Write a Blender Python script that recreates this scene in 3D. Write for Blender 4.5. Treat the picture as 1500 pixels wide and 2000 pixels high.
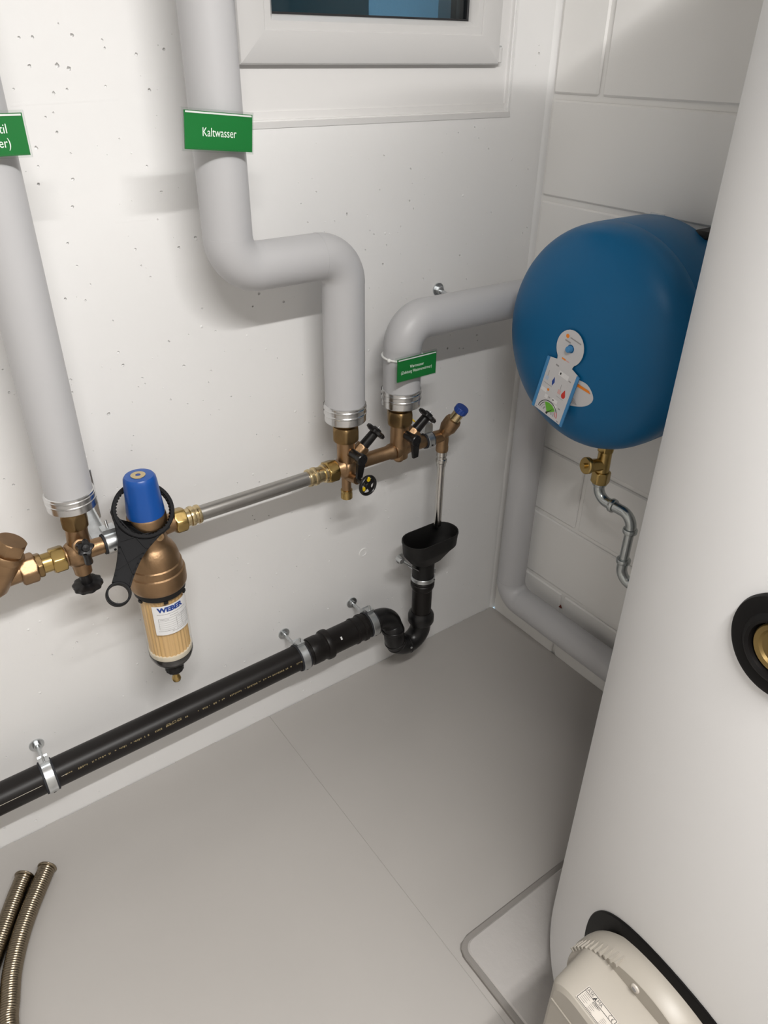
import bpy, math, random
from mathutils import Vector, Matrix
from mathutils.geometry import delaunay_2d_cdt

for o in list(bpy.data.objects):
    bpy.data.objects.remove(o, do_unlink=True)
scene = bpy.context.scene
col = scene.collection
PI = math.pi

# ------------------------------------------------------------------ camera
cam_d = bpy.data.cameras.new('camera')
cam = bpy.data.objects.new('camera', cam_d)
col.objects.link(cam)
cam_d.sensor_fit = 'VERTICAL'
cam_d.sensor_height = 36.0
cam_d.lens = 1453.6 / 2000 * 36
cam_d.clip_start = 0.02
cam.matrix_world = Matrix((
    (0.8116509, 0.3007518, -0.5007707, -1.3713284),
    (-0.584027, 0.4348788, -0.6854144, -1.2910138),
    (0.011635, 0.8487807, 0.5286169, 1.5),
    (0, 0, 0, 1)))
scene.camera = cam

# ------------------------------------------------------------------ world (dusk outside the window) and exposure
w = bpy.data.worlds.new('world')
scene.world = w
w.use_nodes = True
w.node_tree.nodes['Background'].inputs[0].default_value = (0.42, 0.62, 0.78, 1)
w.node_tree.nodes['Background'].inputs[1].default_value = 5.0
vs = scene.view_settings
vs.view_transform = 'Standard'
vs.look = 'None'
vs.gamma = 1.0
vs.use_curve_mapping = False
vs.exposure = 0.0
LAMP_STRENGTH = 6.0      # glow of the diffuser itself
LAMP_WATTS = 58.5
LAMP_COLOR = (1.0, 0.978, 0.952)

# ------------------------------------------------------------------ materials
MATS = {}


def mat(name, color, rough=0.5, metal=0.0, bump=None, vary=None, spec=0.5, coat=0.0, aniso=None):
    """bump=(scale, strength, detail); vary=(scale, amount) darkens/lightens the colour with noise"""
    m = bpy.data.materials.new(name)
    m.use_nodes = True
    nt = m.node_tree
    b = nt.nodes['Principled BSDF']
    c = (color[0], color[1], color[2], 1)
    b.inputs['Base Color'].default_value = c
    b.inputs['Roughness'].default_value = rough
    b.inputs['Metallic'].default_value = metal
    b.inputs['Specular IOR Level'].default_value = spec
    b.inputs['Coat Weight'].default_value = coat
    tc = None
    if bump or vary:
        tc = nt.nodes.new('ShaderNodeTexCoord')
    if vary:
        n = nt.nodes.new('ShaderNodeTexNoise')
        n.inputs['Scale'].default_value = vary[0]
        n.inputs['Detail'].default_value = 5
        nt.links.new(tc.outputs['Object'], n.inputs['Vector'])
        r = nt.nodes.new('ShaderNodeValToRGB')
        k = vary[1]
        r.color_ramp.elements[0].position = 0.3
        r.color_ramp.elements[1].position = 0.7
        r.color_ramp.elements[0].color = tuple(max(0, x * (1 - k)) for x in color) + (1,)
        r.color_ramp.elements[1].color = tuple(min(1, x * (1 + k)) for x in color) + (1,)
        nt.links.new(n.outputs['Fac'], r.inputs['Fac'])
        nt.links.new(r.outputs['Color'], b.inputs['Base Color'])
    if bump:
        n = nt.nodes.new('ShaderNodeTexNoise')
        n.inputs['Scale'].default_value = bump[0]
        n.inputs['Detail'].default_value = bump[2] if len(bump) > 2 else 4
        nt.links.new(tc.outputs['Object'], n.inputs['Vector'])
        bp = nt.nodes.new('ShaderNodeBump')
        bp.inputs['Strength'].default_value = bump[1]
        bp.inputs['Distance'].default_value = 0.002
        nt.links.new(n.outputs['Fac'], bp.inputs['Height'])
        nt.links.new(bp.outputs['Normal'], b.inputs['Normal'])
    MATS[name] = m
    return m


def clear_mat(name, tint, gloss=0.05):
    m = bpy.data.materials.new(name)
    m.use_nodes = True
    nt = m.node_tree
    nt.nodes.remove(nt.nodes['Principled BSDF'])
    out = nt.nodes['Material Output']
    t = nt.nodes.new('ShaderNodeBsdfTransparent')
    t.inputs[0].default_value = tint + (1,)
    g = nt.nodes.new('ShaderNodeBsdfGlossy')
    g.inputs['Roughness'].default_value = gloss
    lw = nt.nodes.new('ShaderNodeLayerWeight')      # same reflectance from either side of the thin sheet
    lw.inputs['Blend'].default_value = 0.12
    f = nt.nodes.new('ShaderNodeMath')
    f.operation = 'MULTIPLY_ADD'
    f.inputs[1].default_value = 0.45
    f.inputs[2].default_value = 0.035
    nt.links.new(lw.outputs['Facing'], f.inputs[0])
    mx = nt.nodes.new('ShaderNodeMixShader')
    nt.links.new(f.outputs[0], mx.inputs[0])
    nt.links.new(t.outputs[0], mx.inputs[1])
    nt.links.new(g.outputs[0], mx.inputs[2])
    nt.links.new(mx.outputs[0], out.inputs['Surface'])
    MATS[name] = m
    return m


mat('wall_paint', (0.80, 0.795, 0.788), 0.55, bump=(38, 0.22, 6), vary=(3.0, 0.015))
mat('block_paint', (0.845, 0.835, 0.815), 0.5, bump=(60, 0.10, 3))
mat('panel_paint', (0.71, 0.70, 0.69), 0.5, bump=(25, 0.05, 2))
mat('floor_paint', (0.425, 0.405, 0.385), 0.34, bump=(14, 0.10, 5), vary=(2.2, 0.03))
mat('plinth_paint', (0.44, 0.42, 0.405), 0.42, bump=(55, 0.55, 6), vary=(9, 0.03))
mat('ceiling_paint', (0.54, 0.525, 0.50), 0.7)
mat('crack', (0.10, 0.09, 0.08), 0.9)
mat('strip_grey', (0.24, 0.225, 0.21), 0.6)
mat('jacket', (0.47, 0.468, 0.478), 0.42, bump=(9, 0.02, 2))
mat('alu', (0.66, 0.66, 0.66), 0.22, 1.0, bump=(70, 0.05, 2))
mat('dark_foam', (0.10, 0.10, 0.10), 0.9)
mat('bronze', (0.345, 0.222, 0.125), 0.42, 1.0, bump=(160, 0.22, 4), vary=(40, 0.10))
mat('bronze_dark', (0.27, 0.18, 0.085), 0.40, 1.0, bump=(120, 0.15, 4), vary=(40, 0.12))
mat('plug_brass', (0.20, 0.135, 0.045), 0.45, 0.6)
mat('brass', (0.46, 0.325, 0.125), 0.27, 1.0, bump=(90, 0.06, 2))
mat('brass_pale', (0.66, 0.53, 0.31), 0.26, 1.0, bump=(140, 0.12, 3))
mat('steel', (0.43, 0.415, 0.395), 0.30, 1.0, bump=(30, 0.04, 2), vary=(12, 0.08))
mat('chrome_tube', (0.58, 0.565, 0.54), 0.16, 1.0)
mat('zinc', (0.62, 0.64, 0.65), 0.34, 1.0, bump=(70, 0.12, 3), vary=(60, 0.10))
mat('galvanised', (0.50, 0.53, 0.53), 0.26, 1.0, bump=(50, 0.08, 3), vary=(40, 0.08))
mat('black_plastic', (0.008, 0.0075, 0.008), 0.32, spec=0.4)
mat('black_matte', (0.008, 0.0075, 0.0075), 0.55, spec=0.35)
mat('black_pipe', (0.009, 0.0075, 0.007), 0.40, bump=(30, 0.05, 2), spec=0.28)
mat('rubber', (0.018, 0.019, 0.024), 0.7)
mat('wrench_plastic', (0.009, 0.009, 0.010), 0.62, bump=(50, 0.1, 2), spec=0.18)
mat('rosette', (0.0045, 0.004, 0.004), 0.5, spec=0.15)
mat('blue_plastic', (0.006, 0.075, 0.33), 0.32, bump=(70, 0.12, 2))
mat('blue_cap', (0.012, 0.05, 0.26), 0.35)
mat('blue_paint', (0.004, 0.108, 0.255), 0.38, bump=(14, 0.02, 2), spec=0.28)
mat('blue_edge', (0.05, 0.22, 0.45), 0.4)
mat('sign_green', (0.008, 0.150, 0.030), 0.32, spec=0.35)
mat('sign_text', (0.78, 0.86, 0.78), 0.5)
mat('sign_white', (0.80, 0.80, 0.79), 0.35)
mat('tag_card_shaded', (0.56, 0.55, 0.555), 0.45)  # white tag and dome sticker, with the shade they sit in mixed into this grey
mat('tag_field', (0.70, 0.69, 0.69), 0.45)
clear_mat('clear_plastic', (0.93, 0.95, 0.94), 0.08)
clear_mat('clear_bowl', (1.0, 0.99, 0.97), 0.04)
clear_mat('window_glass', (0.62, 0.72, 0.76), 0.01)
mat('filter_paper', (0.66, 0.445, 0.205), 0.65)
mat('cream', (0.72, 0.67, 0.56), 0.5)
mat('sticker', (0.80, 0.80, 0.80), 0.45)
mat('ink_black', (0.03, 0.028, 0.028), 0.6)
mat('ink_grey', (0.30, 0.29, 0.29), 0.6)
mat('ink_blue', (0.012, 0.05, 0.27), 0.5)
mat('ink_red', (0.55, 0.03, 0.02), 0.5)
mat('ink_orange', (0.80, 0.22, 0.01), 0.5)
mat('ink_green', (0.12, 0.40, 0.03), 0.5)
mat('ink_gold', (0.24, 0.19, 0.095), 0.5)
mat('ink_pale', (0.42, 0.50, 0.62), 0.5)
mat('ink_pink', (0.62, 0.38, 0.36), 0.5)
mat('yellow', (0.75, 0.53, 0.01), 0.4)
mat('tank_foil', (0.77, 0.765, 0.765), 0.40, bump=(5, 0.03, 2))
mat('heater_plastic', (0.37, 0.34, 0.295), 0.42)
mat('heater_label', (0.54, 0.50, 0.45), 0.45)
mat('window_pvc', (0.61, 0.602, 0.595), 0.28)
mat('gasket', (0.010, 0.010, 0.012), 0.6)
mat('outdoor_plaster', (0.42, 0.50, 0.54), 0.9, bump=(120, 0.5, 4))
mat('outdoor_dark', (0.15, 0.19, 0.20), 0.9)
mat('hose_steel', (0.27, 0.225, 0.165), 0.24, 1.0)
mat('cable_tie', (0.82, 0.82, 0.80), 0.4)
mat('red_brick_chip', (0.22, 0.05, 0.03), 0.9)
m = mat('lamp_diffuser', (0.9, 0.9, 0.9), 0.5)
m.node_tree.nodes['Principled BSDF'].inputs['Emission Color'].default_value = LAMP_COLOR + (1,)
m.node_tree.nodes['Principled BSDF'].inputs['Emission Strength'].default_value = LAMP_STRENGTH

# ------------------------------------------------------------------ mesh helpers
ORIGIN = {}


def V(*a):
    return Vector(a[0]) if len(a) == 1 else Vector(a)


def frame(axis):
    a = Vector(axis).normalized()
    h = Vector((0, 0, 1)) if abs(a.z) < 0.95 else Vector((1, 0, 0))
    u = h.cross(a).normalized()
    v = a.cross(u).normalized()
    return a, u, v


class MB:
    def __init__(self):
        self.v, self.f = [], []

    def add(self, verts, faces):
        n = len(self.v)
        self.v += [Vector(p) for p in verts]
        self.f += [tuple(i + n for i in f) for f in faces]
        return self

    def box(self, lo, hi):
        x0, y0, z0 = lo
        x1, y1, z1 = hi
        return self.add([(x0, y0, z0), (x1, y0, z0), (x1, y1, z0), (x0, y1, z0),
                         (x0, y0, z1), (x1, y0, z1), (x1, y1, z1), (x0, y1, z1)],
                        [(0, 3, 2, 1), (4, 5, 6, 7), (0, 1, 5, 4), (1, 2, 6, 5), (2, 3, 7, 6), (3, 0, 4, 7)])

    def obox(self, c, ax, ay, az, hx, hy, hz):
        """oriented box, half sizes"""
        c, ax, ay, az = Vector(c), Vector(ax), Vector(ay), Vector(az)
        p = [c + ax * hx * sx + ay * hy * sy + az * hz * sz for sz in (-1, 1) for sx, sy in ((-1, -1), (1, -1), (1, 1), (-1, 1))]
        return self.add(p, [(0, 3, 2, 1), (4, 5, 6, 7), (0, 1, 5, 4), (1, 2, 6, 5), (2, 3, 7, 6), (3, 0, 4, 7)])

    def cbox(self, lo, hi, c=0.003):
        """box with chamfered edges"""
        x0, y0, z0 = lo
        x1, y1, z1 = hi
        pts, idx = [], {}
        for i, X in enumerate((x0, x1)):
            for j, Y in enumerate((y0, y1)):
                for k, Z in enumerate((z0, z1)):
                    sx, sy, sz = (1 if i == 0 else -1), (1 if j == 0 else -1), (1 if k == 0 else -1)
                    idx[i, j, k, 0] = len(pts); pts.append((X, Y + sy * c, Z + sz * c))
                    idx[i, j, k, 1] = len(pts); pts.append((X + sx * c, Y, Z + sz * c))
                    idx[i, j, k, 2] = len(pts); pts.append((X + sx * c, Y + sy * c, Z))
        I = lambda i, j, k, a: idx[i, j, k, a]
        f = []
        for i in (0, 1):
            q = [I(i, 0, 0, 0), I(i, 1, 0, 0), I(i, 1, 1, 0), I(i, 0, 1, 0)]
            f.append(q if i else q[::-1])
            q = [I(0, i, 0, 1), I(1, i, 0, 1), I(1, i, 1, 1), I(0, i, 1, 1)]
            f.append(q[::-1] if i else q)
            q = [I(0, 0, i, 2), I(1, 0, i, 2), I(1, 1, i, 2), I(0, 1, i, 2)]
            f.append(q if i else q[::-1])
        for a in (0, 1):
            for b in (0, 1):
                f.append([I(a, b, 0, 0), I(a, b, 1, 0), I(a, b, 1, 1), I(a, b, 0, 1)])
                f.append([I(a, 0, b, 0), I(a, 1, b, 0), I(a, 1, b, 2), I(a, 0, b, 2)])
                f.append([I(0, a, b, 1), I(1, a, b, 1), I(1, a, b, 2), I(0, a, b, 2)])
        for i in (0, 1):
            for j in (0, 1):
                for k in (0, 1):
                    f.append([I(i, j, k, 0), I(i, j, k, 1), I(i, j, k, 2)])
        return self.add(pts, f)

    def lathe(self, o, axis, prof, seg=32, a0=0.0, a1=2 * PI, rf=None):
        """prof: [(radius, height along axis)]; rf(angle, radius) optional radius modulation"""
        a, u, v = frame(axis)
        o = Vector(o)
        full = abs(a1 - a0 - 2 * PI) < 1e-6
        ns = seg if full else seg + 1
        vs_, fs = [], []
        for r, h in prof:
            for i in range(ns):
                t = a0 + (a1 - a0) * i / seg
                rr = rf(t, r, h) if rf else r
                vs_.append(o + a * h + (u * math.cos(t) + v * math.sin(t)) * rr)
        for j in range(len(prof) - 1):
            for i in range(seg):
                i2 = (i + 1) % ns
                fs.append((j * ns + i, j * ns + i2, (j + 1) * ns + i2, (j + 1) * ns + i))
        if full:
            if prof[0][0] > 1e-5:
                fs.append(tuple(range(ns - 1, -1, -1)))
            if prof[-1][0] > 1e-5:
                n = (len(prof) - 1) * ns
                fs.append(tuple(n + i for i in range(ns)))
        return self.add(vs_, fs)

    def cyl(self, p0, p1, r0, r1=None, seg=28, ch=0.0):
        p0, p1 = Vector(p0), Vector(p1)
        r1 = r0 if r1 is None else r1
        L = (p1 - p0).length
        if ch:
            prof = [(r0 - ch, 0), (r0, ch), (r1, L - ch), (r1 - ch, L)]
        else:
            prof = [(r0, 0), (r1, L)]
        return self.lathe(p0, p1 - p0, prof, seg)

    def hexn(self, p0, p1, r, ch=0.003, rot=0.0):
        """hexagon nut, chamfered at both ends; r = corner radius"""
        p0, p1 = Vector(p0), Vector(p1)
        L = (p1 - p0).length
        rot = round(rot / (2 * PI / 48)) * (2 * PI / 48)      # keep the corners on vertices

        def rf(t, rr, h):
            k = (t + rot) % (PI / 3) - PI / 6
            hx = r * math.cos(PI / 6) / math.cos(k)
            return min(hx, rr)
        return self.lathe(p0, p1 - p0, [(r * 0.86, 0), (r * 0.93, ch * 0.35), (r * 1.01, ch), (r * 1.01, L - ch), (r * 0.93, L - ch * 0.35), (r * 0.86, L)], 48, rf=rf)

    def sphere(self, c, r, seg=24, rings=14, sc=(1, 1, 1)):
        c = Vector(c)
        vs_, fs = [c + V(0, 0, -r * sc[2])], []
        for j in range(1, rings):
            a = -PI / 2 + PI * j / rings
            for i in range(seg):
                t = 2 * PI * i / seg
                vs_.append(c + V(r * sc[0] * math.cos(a) * math.cos(t), r * sc[1] * math.cos(a) * math.sin(t), r * sc[2] * math.sin(a)))
        vs_.append(c + V(0, 0, r * sc[2]))
        for i in range(seg):
            fs.append((0, 1 + (i + 1) % seg, 1 + i))
            n = 1 + (rings - 2) * seg
            fs.append((len(vs_) - 1, n + i, n + (i + 1) % seg))
        for j in range(rings - 2):
            for i in range(seg):
                a, b = 1 + j * seg + i, 1 + j * seg + (i + 1) % seg
                fs.append((a, b, b + seg, a + seg))
        return self.add(vs_, fs)

    def tube(self, pts, r, seg=28, caps=True, rfun=None):
        pts = [Vector(p) for p in pts]
        n = len(pts)
        vs_, fs = [], []
        t0 = (pts[1] - pts[0]).normalized()
        _, u, v = frame(t0)
        for k in range(n):
            if k == 0:
                t = t0
            elif k == n - 1:
                t = (pts[k] - pts[k - 1]).normalized()
            else:
                t = ((pts[k] - pts[k - 1]).normalized() + (pts[k + 1] - pts[k]).normalized()).normalized()
            u = (u - t * u.dot(t)).normalized()
            v = t.cross(u)
            rr = rfun(k) if rfun else r
            for i in range(seg):
                a = 2 * PI * i / seg
                vs_.append(pts[k] + (u * math.cos(a) + v * math.sin(a)) * rr)
        for k in range(n - 1):
            for i in range(seg):
                j = (i + 1) % seg
                fs.append((k * seg + i, k * seg + j, (k + 1) * seg + j, (k + 1) * seg + i))
        if caps:
            fs.append(tuple(range(seg - 1, -1, -1)))
            fs.append(tuple((n - 1) * seg + i for i in range(seg)))
        return self.add(vs_, fs)

    def ring(self, c, axis, ri, ro, h, seg=40, ch=0.0008):
        """flat ring / band: inner radius, outer radius, height along the axis centred on c"""
        a, u, v = frame(axis)
        o = Vector(c)
        prof = [(ri, -h / 2), (ro - ch, -h / 2), (ro, -h / 2 + ch), (ro, h / 2 - ch), (ro - ch, h / 2), (ri, h / 2)]
        vs_, fs = [], []
        for r, hh in prof:
            for i in range(seg):
                t = 2 * PI * i / seg
                vs_.append(o + a * hh + (u * math.cos(t) + v * math.sin(t)) * r)
        m_ = len(prof)
        for j in range(m_):
            for i in range(seg):
                i2 = (i + 1) % seg
                j2 = (j + 1) % m_
                fs.append((j * seg + i, j * seg + i2, j2 * seg + i2, j2 * seg + i))
        return self.add(vs_, fs)

    def torus(self, c, axis, R, r, seg=40, ms=12, sq=1.0):
        a, u, v = frame(axis)
        c = Vector(c)
        vs_, fs = [], []
        for i in range(seg):
            t = 2 * PI * i / seg
            d = u * math.cos(t) + v * math.sin(t)
            for j in range(ms):
                s = 2 * PI * j / ms
                vs_.append(c + d * (R + r * math.cos(s)) + a * r * sq * math.sin(s))
        for i in range(seg):
            for j in range(ms):
                i2, j2 = (i + 1) % seg, (j + 1) % ms
                fs.append((i * ms + j, i2 * ms + j, i2 * ms + j2, i * ms + j2))
        return self.add(vs_, fs)

    def prism(self, poly, o, ux, uy, h):
        """polygon in the plane (ux, uy) at o, extruded by h along ux x uy, centred"""
        o, ux, uy = Vector(o), Vector(ux), Vector(uy)
        nz = ux.cross(uy).normalized()
        n = len(poly)
        vs_ = [o + ux * x + uy * y - nz * h / 2 for x, y in poly] + [o + ux * x + uy * y + nz * h / 2 for x, y in poly]
        fs = [tuple(range(n - 1, -1, -1)), tuple(range(n, 2 * n))]
        fs += [(i, (i + 1) % n, n + (i + 1) % n, n + i) for i in range(n)]
        return self.add(vs_, fs)

    def build(self, name, m_, parent=None, origin=None, angle=38, smooth=True, flip=False):
        me = bpy.data.meshes.new(name)
        o = ORIGIN[parent.name] if parent is not None else Vector(origin if origin is not None else (0, 0, 0))
        me.from_pydata([tuple(p - o) for p in self.v], [], self.f)
        import bmesh
        bm = bmesh.new()
        bm.from_mesh(me)
        bmesh.ops.recalc_face_normals(bm, faces=bm.faces)
        bm.to_mesh(me)
        bm.free()
        if smooth:
            me.shade_smooth()
            me.set_sharp_from_angle(angle=math.radians(angle))
        me.materials.append(MATS[m_])
        ob = bpy.data.objects.new(name, me)
        col.objects.link(ob)
        if parent is not None:
            ob.parent = parent
        else:
            ob.location = o
        ORIGIN[ob.name] = o.copy()
        return ob


def tag(o, label, cat, group=None):
    o['label'] = label
    o['category'] = cat
    if group:
        o['group'] = group
    return o


def thing(name, loc, label, cat, group=None):
    e = bpy.data.objects.new(name, None)
    e.empty_display_size = 0.02
    col.objects.link(e)
    e.location = loc
    ORIGIN[e.name] = Vector(loc)
    return tag(e, label, cat, group)


def structure(o):
    o['kind'] = 'structure'
    return o


def text(body, size, o, ux, uy, m_, parent, name='lettering', align='CENTER', h=0.0003, sx=1.0, bold=0.0, fitw=None):
    """flat lettering as a thin mesh: ux = reading direction, uy = up"""
    cu = bpy.data.curves.new(name, 'FONT')
    cu.body = body
    cu.size = size
    cu.align_x = align
    cu.align_y = 'CENTER'
    cu.offset = bold
    cu.resolution_u = 3
    tmp = bpy.data.objects.new('tmp_text', cu)
    col.objects.link(tmp)
    bpy.context.view_layer.update()
    dg = bpy.context.evaluated_depsgraph_get()
    me0 = bpy.data.meshes.new_from_object(tmp.evaluated_get(dg))
    o, ux, uy = Vector(o), Vector(ux).normalized(), Vector(uy).normalized()
    if fitw:
        xs_ = [v.co.x for v in me0.vertices]
        sx = fitw / max(1e-6, max(xs_) - min(xs_))
    mb = MB()
    mb.add([o + ux * v.co.x * sx + uy * v.co.y for v in me0.vertices], [tuple(p.vertices) for p in me0.polygons])
    bpy.data.objects.remove(tmp, do_unlink=True)
    bpy.data.curves.remove(cu)
    bpy.data.meshes.remove(me0)
    return mb.build(name, m_, parent, smooth=False)


def arc(c, u, v, r, a0, a1, n=10):
    c, u, v = Vector(c), Vector(u), Vector(v)
    return [c + (u * math.cos(a0 + (a1 - a0) * i / n) + v * math.sin(a0 + (a1 - a0) * i / n)) * r for i in range(n + 1)]


def smoothpath(pts, sub=8):
    """Catmull-Rom"""
    p = [Vector(q) for q in pts]
    p = [p[0] * 2 - p[1]] + p + [p[-1] * 2 - p[-2]]
    out = []
    for i in range(1, len(p) - 2):
        for k in range(sub):
            t = k / sub
            out.append(0.5 * ((2 * p[i]) + (p[i + 1] - p[i - 1]) * t + (2 * p[i - 1] - 5 * p[i] + 4 * p[i + 1] - p[i + 2]) * t * t
                              + (3 * p[i] - p[i - 1] - 3 * p[i + 1] + p[i + 2]) * t ** 3))
    out.append(p[-2])
    return out


# ================================================================== the room
XL, YF, ZC = -2.7, -2.9, 2.38        # left wall, wall behind the camera, ceiling
rng = random.Random(4)

# --- floor: two painted fields with a shallow joint between them, open hairline gap at the walls
JX = -0.7955
mb = MB()
mb.box((XL, YF, -0.12), (JX - 0.0011, -0.0025, 0.0))
mb.box((JX + 0.0011, YF, -0.12), (-0.001, -0.0025, 0.0))
mb.box((JX - 0.0012, YF, -0.10), (JX + 0.0012, -0.0025, -0.0012))
structure(mb.build('floor', 'floor_paint', smooth=False))

structure(MB().box((XL - 0.1, YF - 0.1, ZC), (0.2, 0.25, ZC + 0.1)).build('ceiling', 'ceiling_paint', smooth=False))
structure(MB().box((XL - 0.1, YF - 0.1, -0.12), (XL, 0.2, ZC)).build('wall_left', 'ceiling_paint', smooth=False))
structure(MB().box((XL, YF - 0.1, -0.12), (0.2, YF, ZC)).build('wall_front', 'ceiling_paint', smooth=False))

# --- back wall: cast concrete with blow holes, window opening
OX0, OX1, OZ0, OZ1 = -0.800, -0.124, 1.392, 2.16
PITS = [(-1.049, 1.508), (-1.043, 1.507), (-1.067, 1.507), (-0.952, 1.506), (-0.95, 1.496), (-1.061, 1.473), (-1.023, 1.474), (-1.007, 1.47), (-1.035, 1.439), (-1.015, 1.444), (-0.891, 1.441), (-0.958, 1.447), (-1.089, 1.445), (-1.053, 1.409), (-1.041, 1.414), (-1.075, 1.369), (-0.994, 1.511), (-0.904, 1.488), (-0.859, 1.495), (-1.078, 1.344), (-0.912, 1.334), (-0.894, 1.294), (-1.04, 1.284), (-1.083, 1.32), (-1.032, 1.323), (-1.036, 1.163), (-1.08, 1.146), (-0.918, 1.043), (-1.011, 1.041), (-0.974, 0.974), (-0.931, 0.932), (-0.926, 0.93), (-1.048, 0.933), (-0.896, 0.992), (-0.844, 0.971), (-0.852, 0.949), (-1.007, 1.017), (-0.977, 0.986), (-0.844, 1.216), (-0.876, 1.203), (-0.952, 1.209), (-1.243, 0.86), (-1.231, 0.845), (-1.02, 0.85), (-0.815, 0.714), (-0.934, 1.161), (-1.102, 0.987), (-1.115, 1.107), (-1.199, 1.05), (-1.199, 1.01), (-0.617, 1.218), (-0.73, 1.101), (-0.678, 1.077), (-0.745, 1.079), (-0.528, 1.225), (-0.463, 1.18), (-0.396, 1.188), (-0.473, 1.188), (-0.44, 1.118), (-0.312, 1.088), (-0.331, 1.072), (-0.228, 1.109), (-0.211, 0.891), (-0.198, 0.888), (-0.248, 0.898), (-0.141, 0.759), (-0.634, 0.807), (-0.696, 0.699), (-0.764, 0.699), (-0.684, 0.647), (-0.748, 0.608), (-0.783, 0.611), (-0.602, 0.718), (-0.422, 0.508), (-0.477, 0.428), (-0.185, 0.499), (-0.208, 0.431), (-0.834, 0.525), (-0.642, 0.304), (-0.602, 0.274), (-0.686, 0.442), (-0.396, 0.217), (-0.895, 0.234), (-1.2, 0.464), (-1.25, 0.457), (-0.689, 0.032), (-0.744, 0.293), (-1.377, 0.031), (-1.137, 0.128), (-0.928, 0.669), (-0.374, 1.236), (-0.364, 1.22), (-0.024, 1.147), (-0.044, 1.495), (-0.196, 1.343)]
holes = []
for i, (x, z) in enumerate(PITS):
    holes.append((x, z, rng.uniform(0.0017, 0.0032) * (1.25 if i in (0, 1, 5, 6, 7, 10, 28, 32, 51, 52, 60) else 1.0)))
for i in range(430):
    u_ = rng.random()
    x = -1.45 + 1.42 * (rng.random() ** 1.25)
    z = rng.uniform(0.02, 1.6)
    holes.append((x, z, 0.0007 + 0.0017 * rng.random() ** 2))
for i in range(140):
    holes.append((rng.uniform(-2.3, -1.45), rng.uniform(0.02, 1.9), 0.0007 + 0.0022 * rng.random() ** 2))
keep = []
for h in holes:
    x, z, r = h
    if OX0 - 0.02 < x < OX1 + 0.02 and z > OZ0 - 0.02:
        continue
    if z < 0.012 or x > -0.012:
        continue
    if all((x - k[0]) ** 2 + (z - k[1]) ** 2 > (2.2 * (r + k[2])) ** 2 for k in keep):
        keep.append(h)
pts, edges = [], []


def loop(poly):
    n = len(pts)
    pts.extend([Vector(p) for p in poly])
    edges.extend([(n + i, n + (i + 1) % len(poly)) for i in range(len(poly))])


loop([(XL, -0.12), (0.0, -0.12), (0.0, ZC), (XL, ZC)])
loop([(OX0, OZ0), (OX1, OZ0), (OX1, OZ1), (OX0, OZ1)])
polys = []
for x, z, r in keep:
    st, rot = rng.uniform(0.7, 1.0), rng.uniform(0, PI)
    k = 9
    ring_ = []
    for i in range(k):
        t = 2 * PI * i / k
        rr = r * rng.uniform(0.82, 1.18)
        a, b = rr * math.cos(t), rr * st * math.sin(t)
        ring_.append((x + a * math.cos(rot) - b * math.sin(rot), z + a * math.sin(rot) + b * math.cos(rot)))
    polys.append(ring_)
    loop(ring_)
cv, ce, cf, _, _, _ = delaunay_2d_cdt(pts, edges, [], 0, 1e-6)
mb = MB()
faces = []
for f in cf:
    cx = sum(cv[i].x for i in f) / len(f)
    cz = sum(cv[i].y for i in f) / len(f)
    if OX0 < cx < OX1 and OZ0 < cz < OZ1:
        continue
    if any((cx - x) ** 2 + (cz - z) ** 2 < (r * 0.8) ** 2 for x, z, r in keep):
        continue
    faces.append(tuple(f))
mb.add([(p.x, 0.0, p.y) for p in cv], faces)
for (x, z, r), ring_ in zip(keep, polys):
    n = len(ring_)
    d = r * rng.uniform(1.3, 2.2)
    vv = [(a, 0.0, b) for a, b in ring_] + [(x + (a - x) * 0.9, d * 0.6, z + (b - z) * 0.9) for a, b in ring_] + [(x, d, z)]
    ff = [(i, (i + 1) % n, n + (i + 1) % n, n + i) for i in range(n)] + [(n + i, n + (i + 1) % n, 2 * n) for i in range(n)]
    mb.add(vv, ff)
# reveal of the opening (wall thickness)
T = 0.24
mb.add([(OX0, 0, OZ0), (OX1, 0, OZ0), (OX1, 0, OZ1), (OX0, 0, OZ1), (OX0, T, OZ0), (OX1, T, OZ0), (OX1, T, OZ1), (OX0, T, OZ1)],
       [(0, 1, 5, 4), (1, 2, 6, 5), (2, 3, 7, 6), (3, 0, 4, 7)])
# back of the wall
mb.add([(XL, T, -0.12), (OX0, T, -0.12), (OX0, T, ZC), (XL, T, ZC)], [(0, 1, 2, 3)])
mb.add([(OX1, T, -0.12), (0.0, T, -0.12), (0.0, T, ZC), (OX1, T, ZC)], [(0, 1, 2, 3)])
mb.add([(OX0, T, -0.12), (OX1, T, -0.12), (OX1, T, OZ0), (OX0, T, OZ0)], [(0, 1, 2, 3)])
mb.add([(OX0, T, OZ1), (OX1, T, OZ1), (OX1, T, ZC), (OX0, T, ZC)], [(0, 1, 2, 3)])
wall_back = structure(mb.build('wall_back', 'wall_paint', smooth=False))
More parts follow.
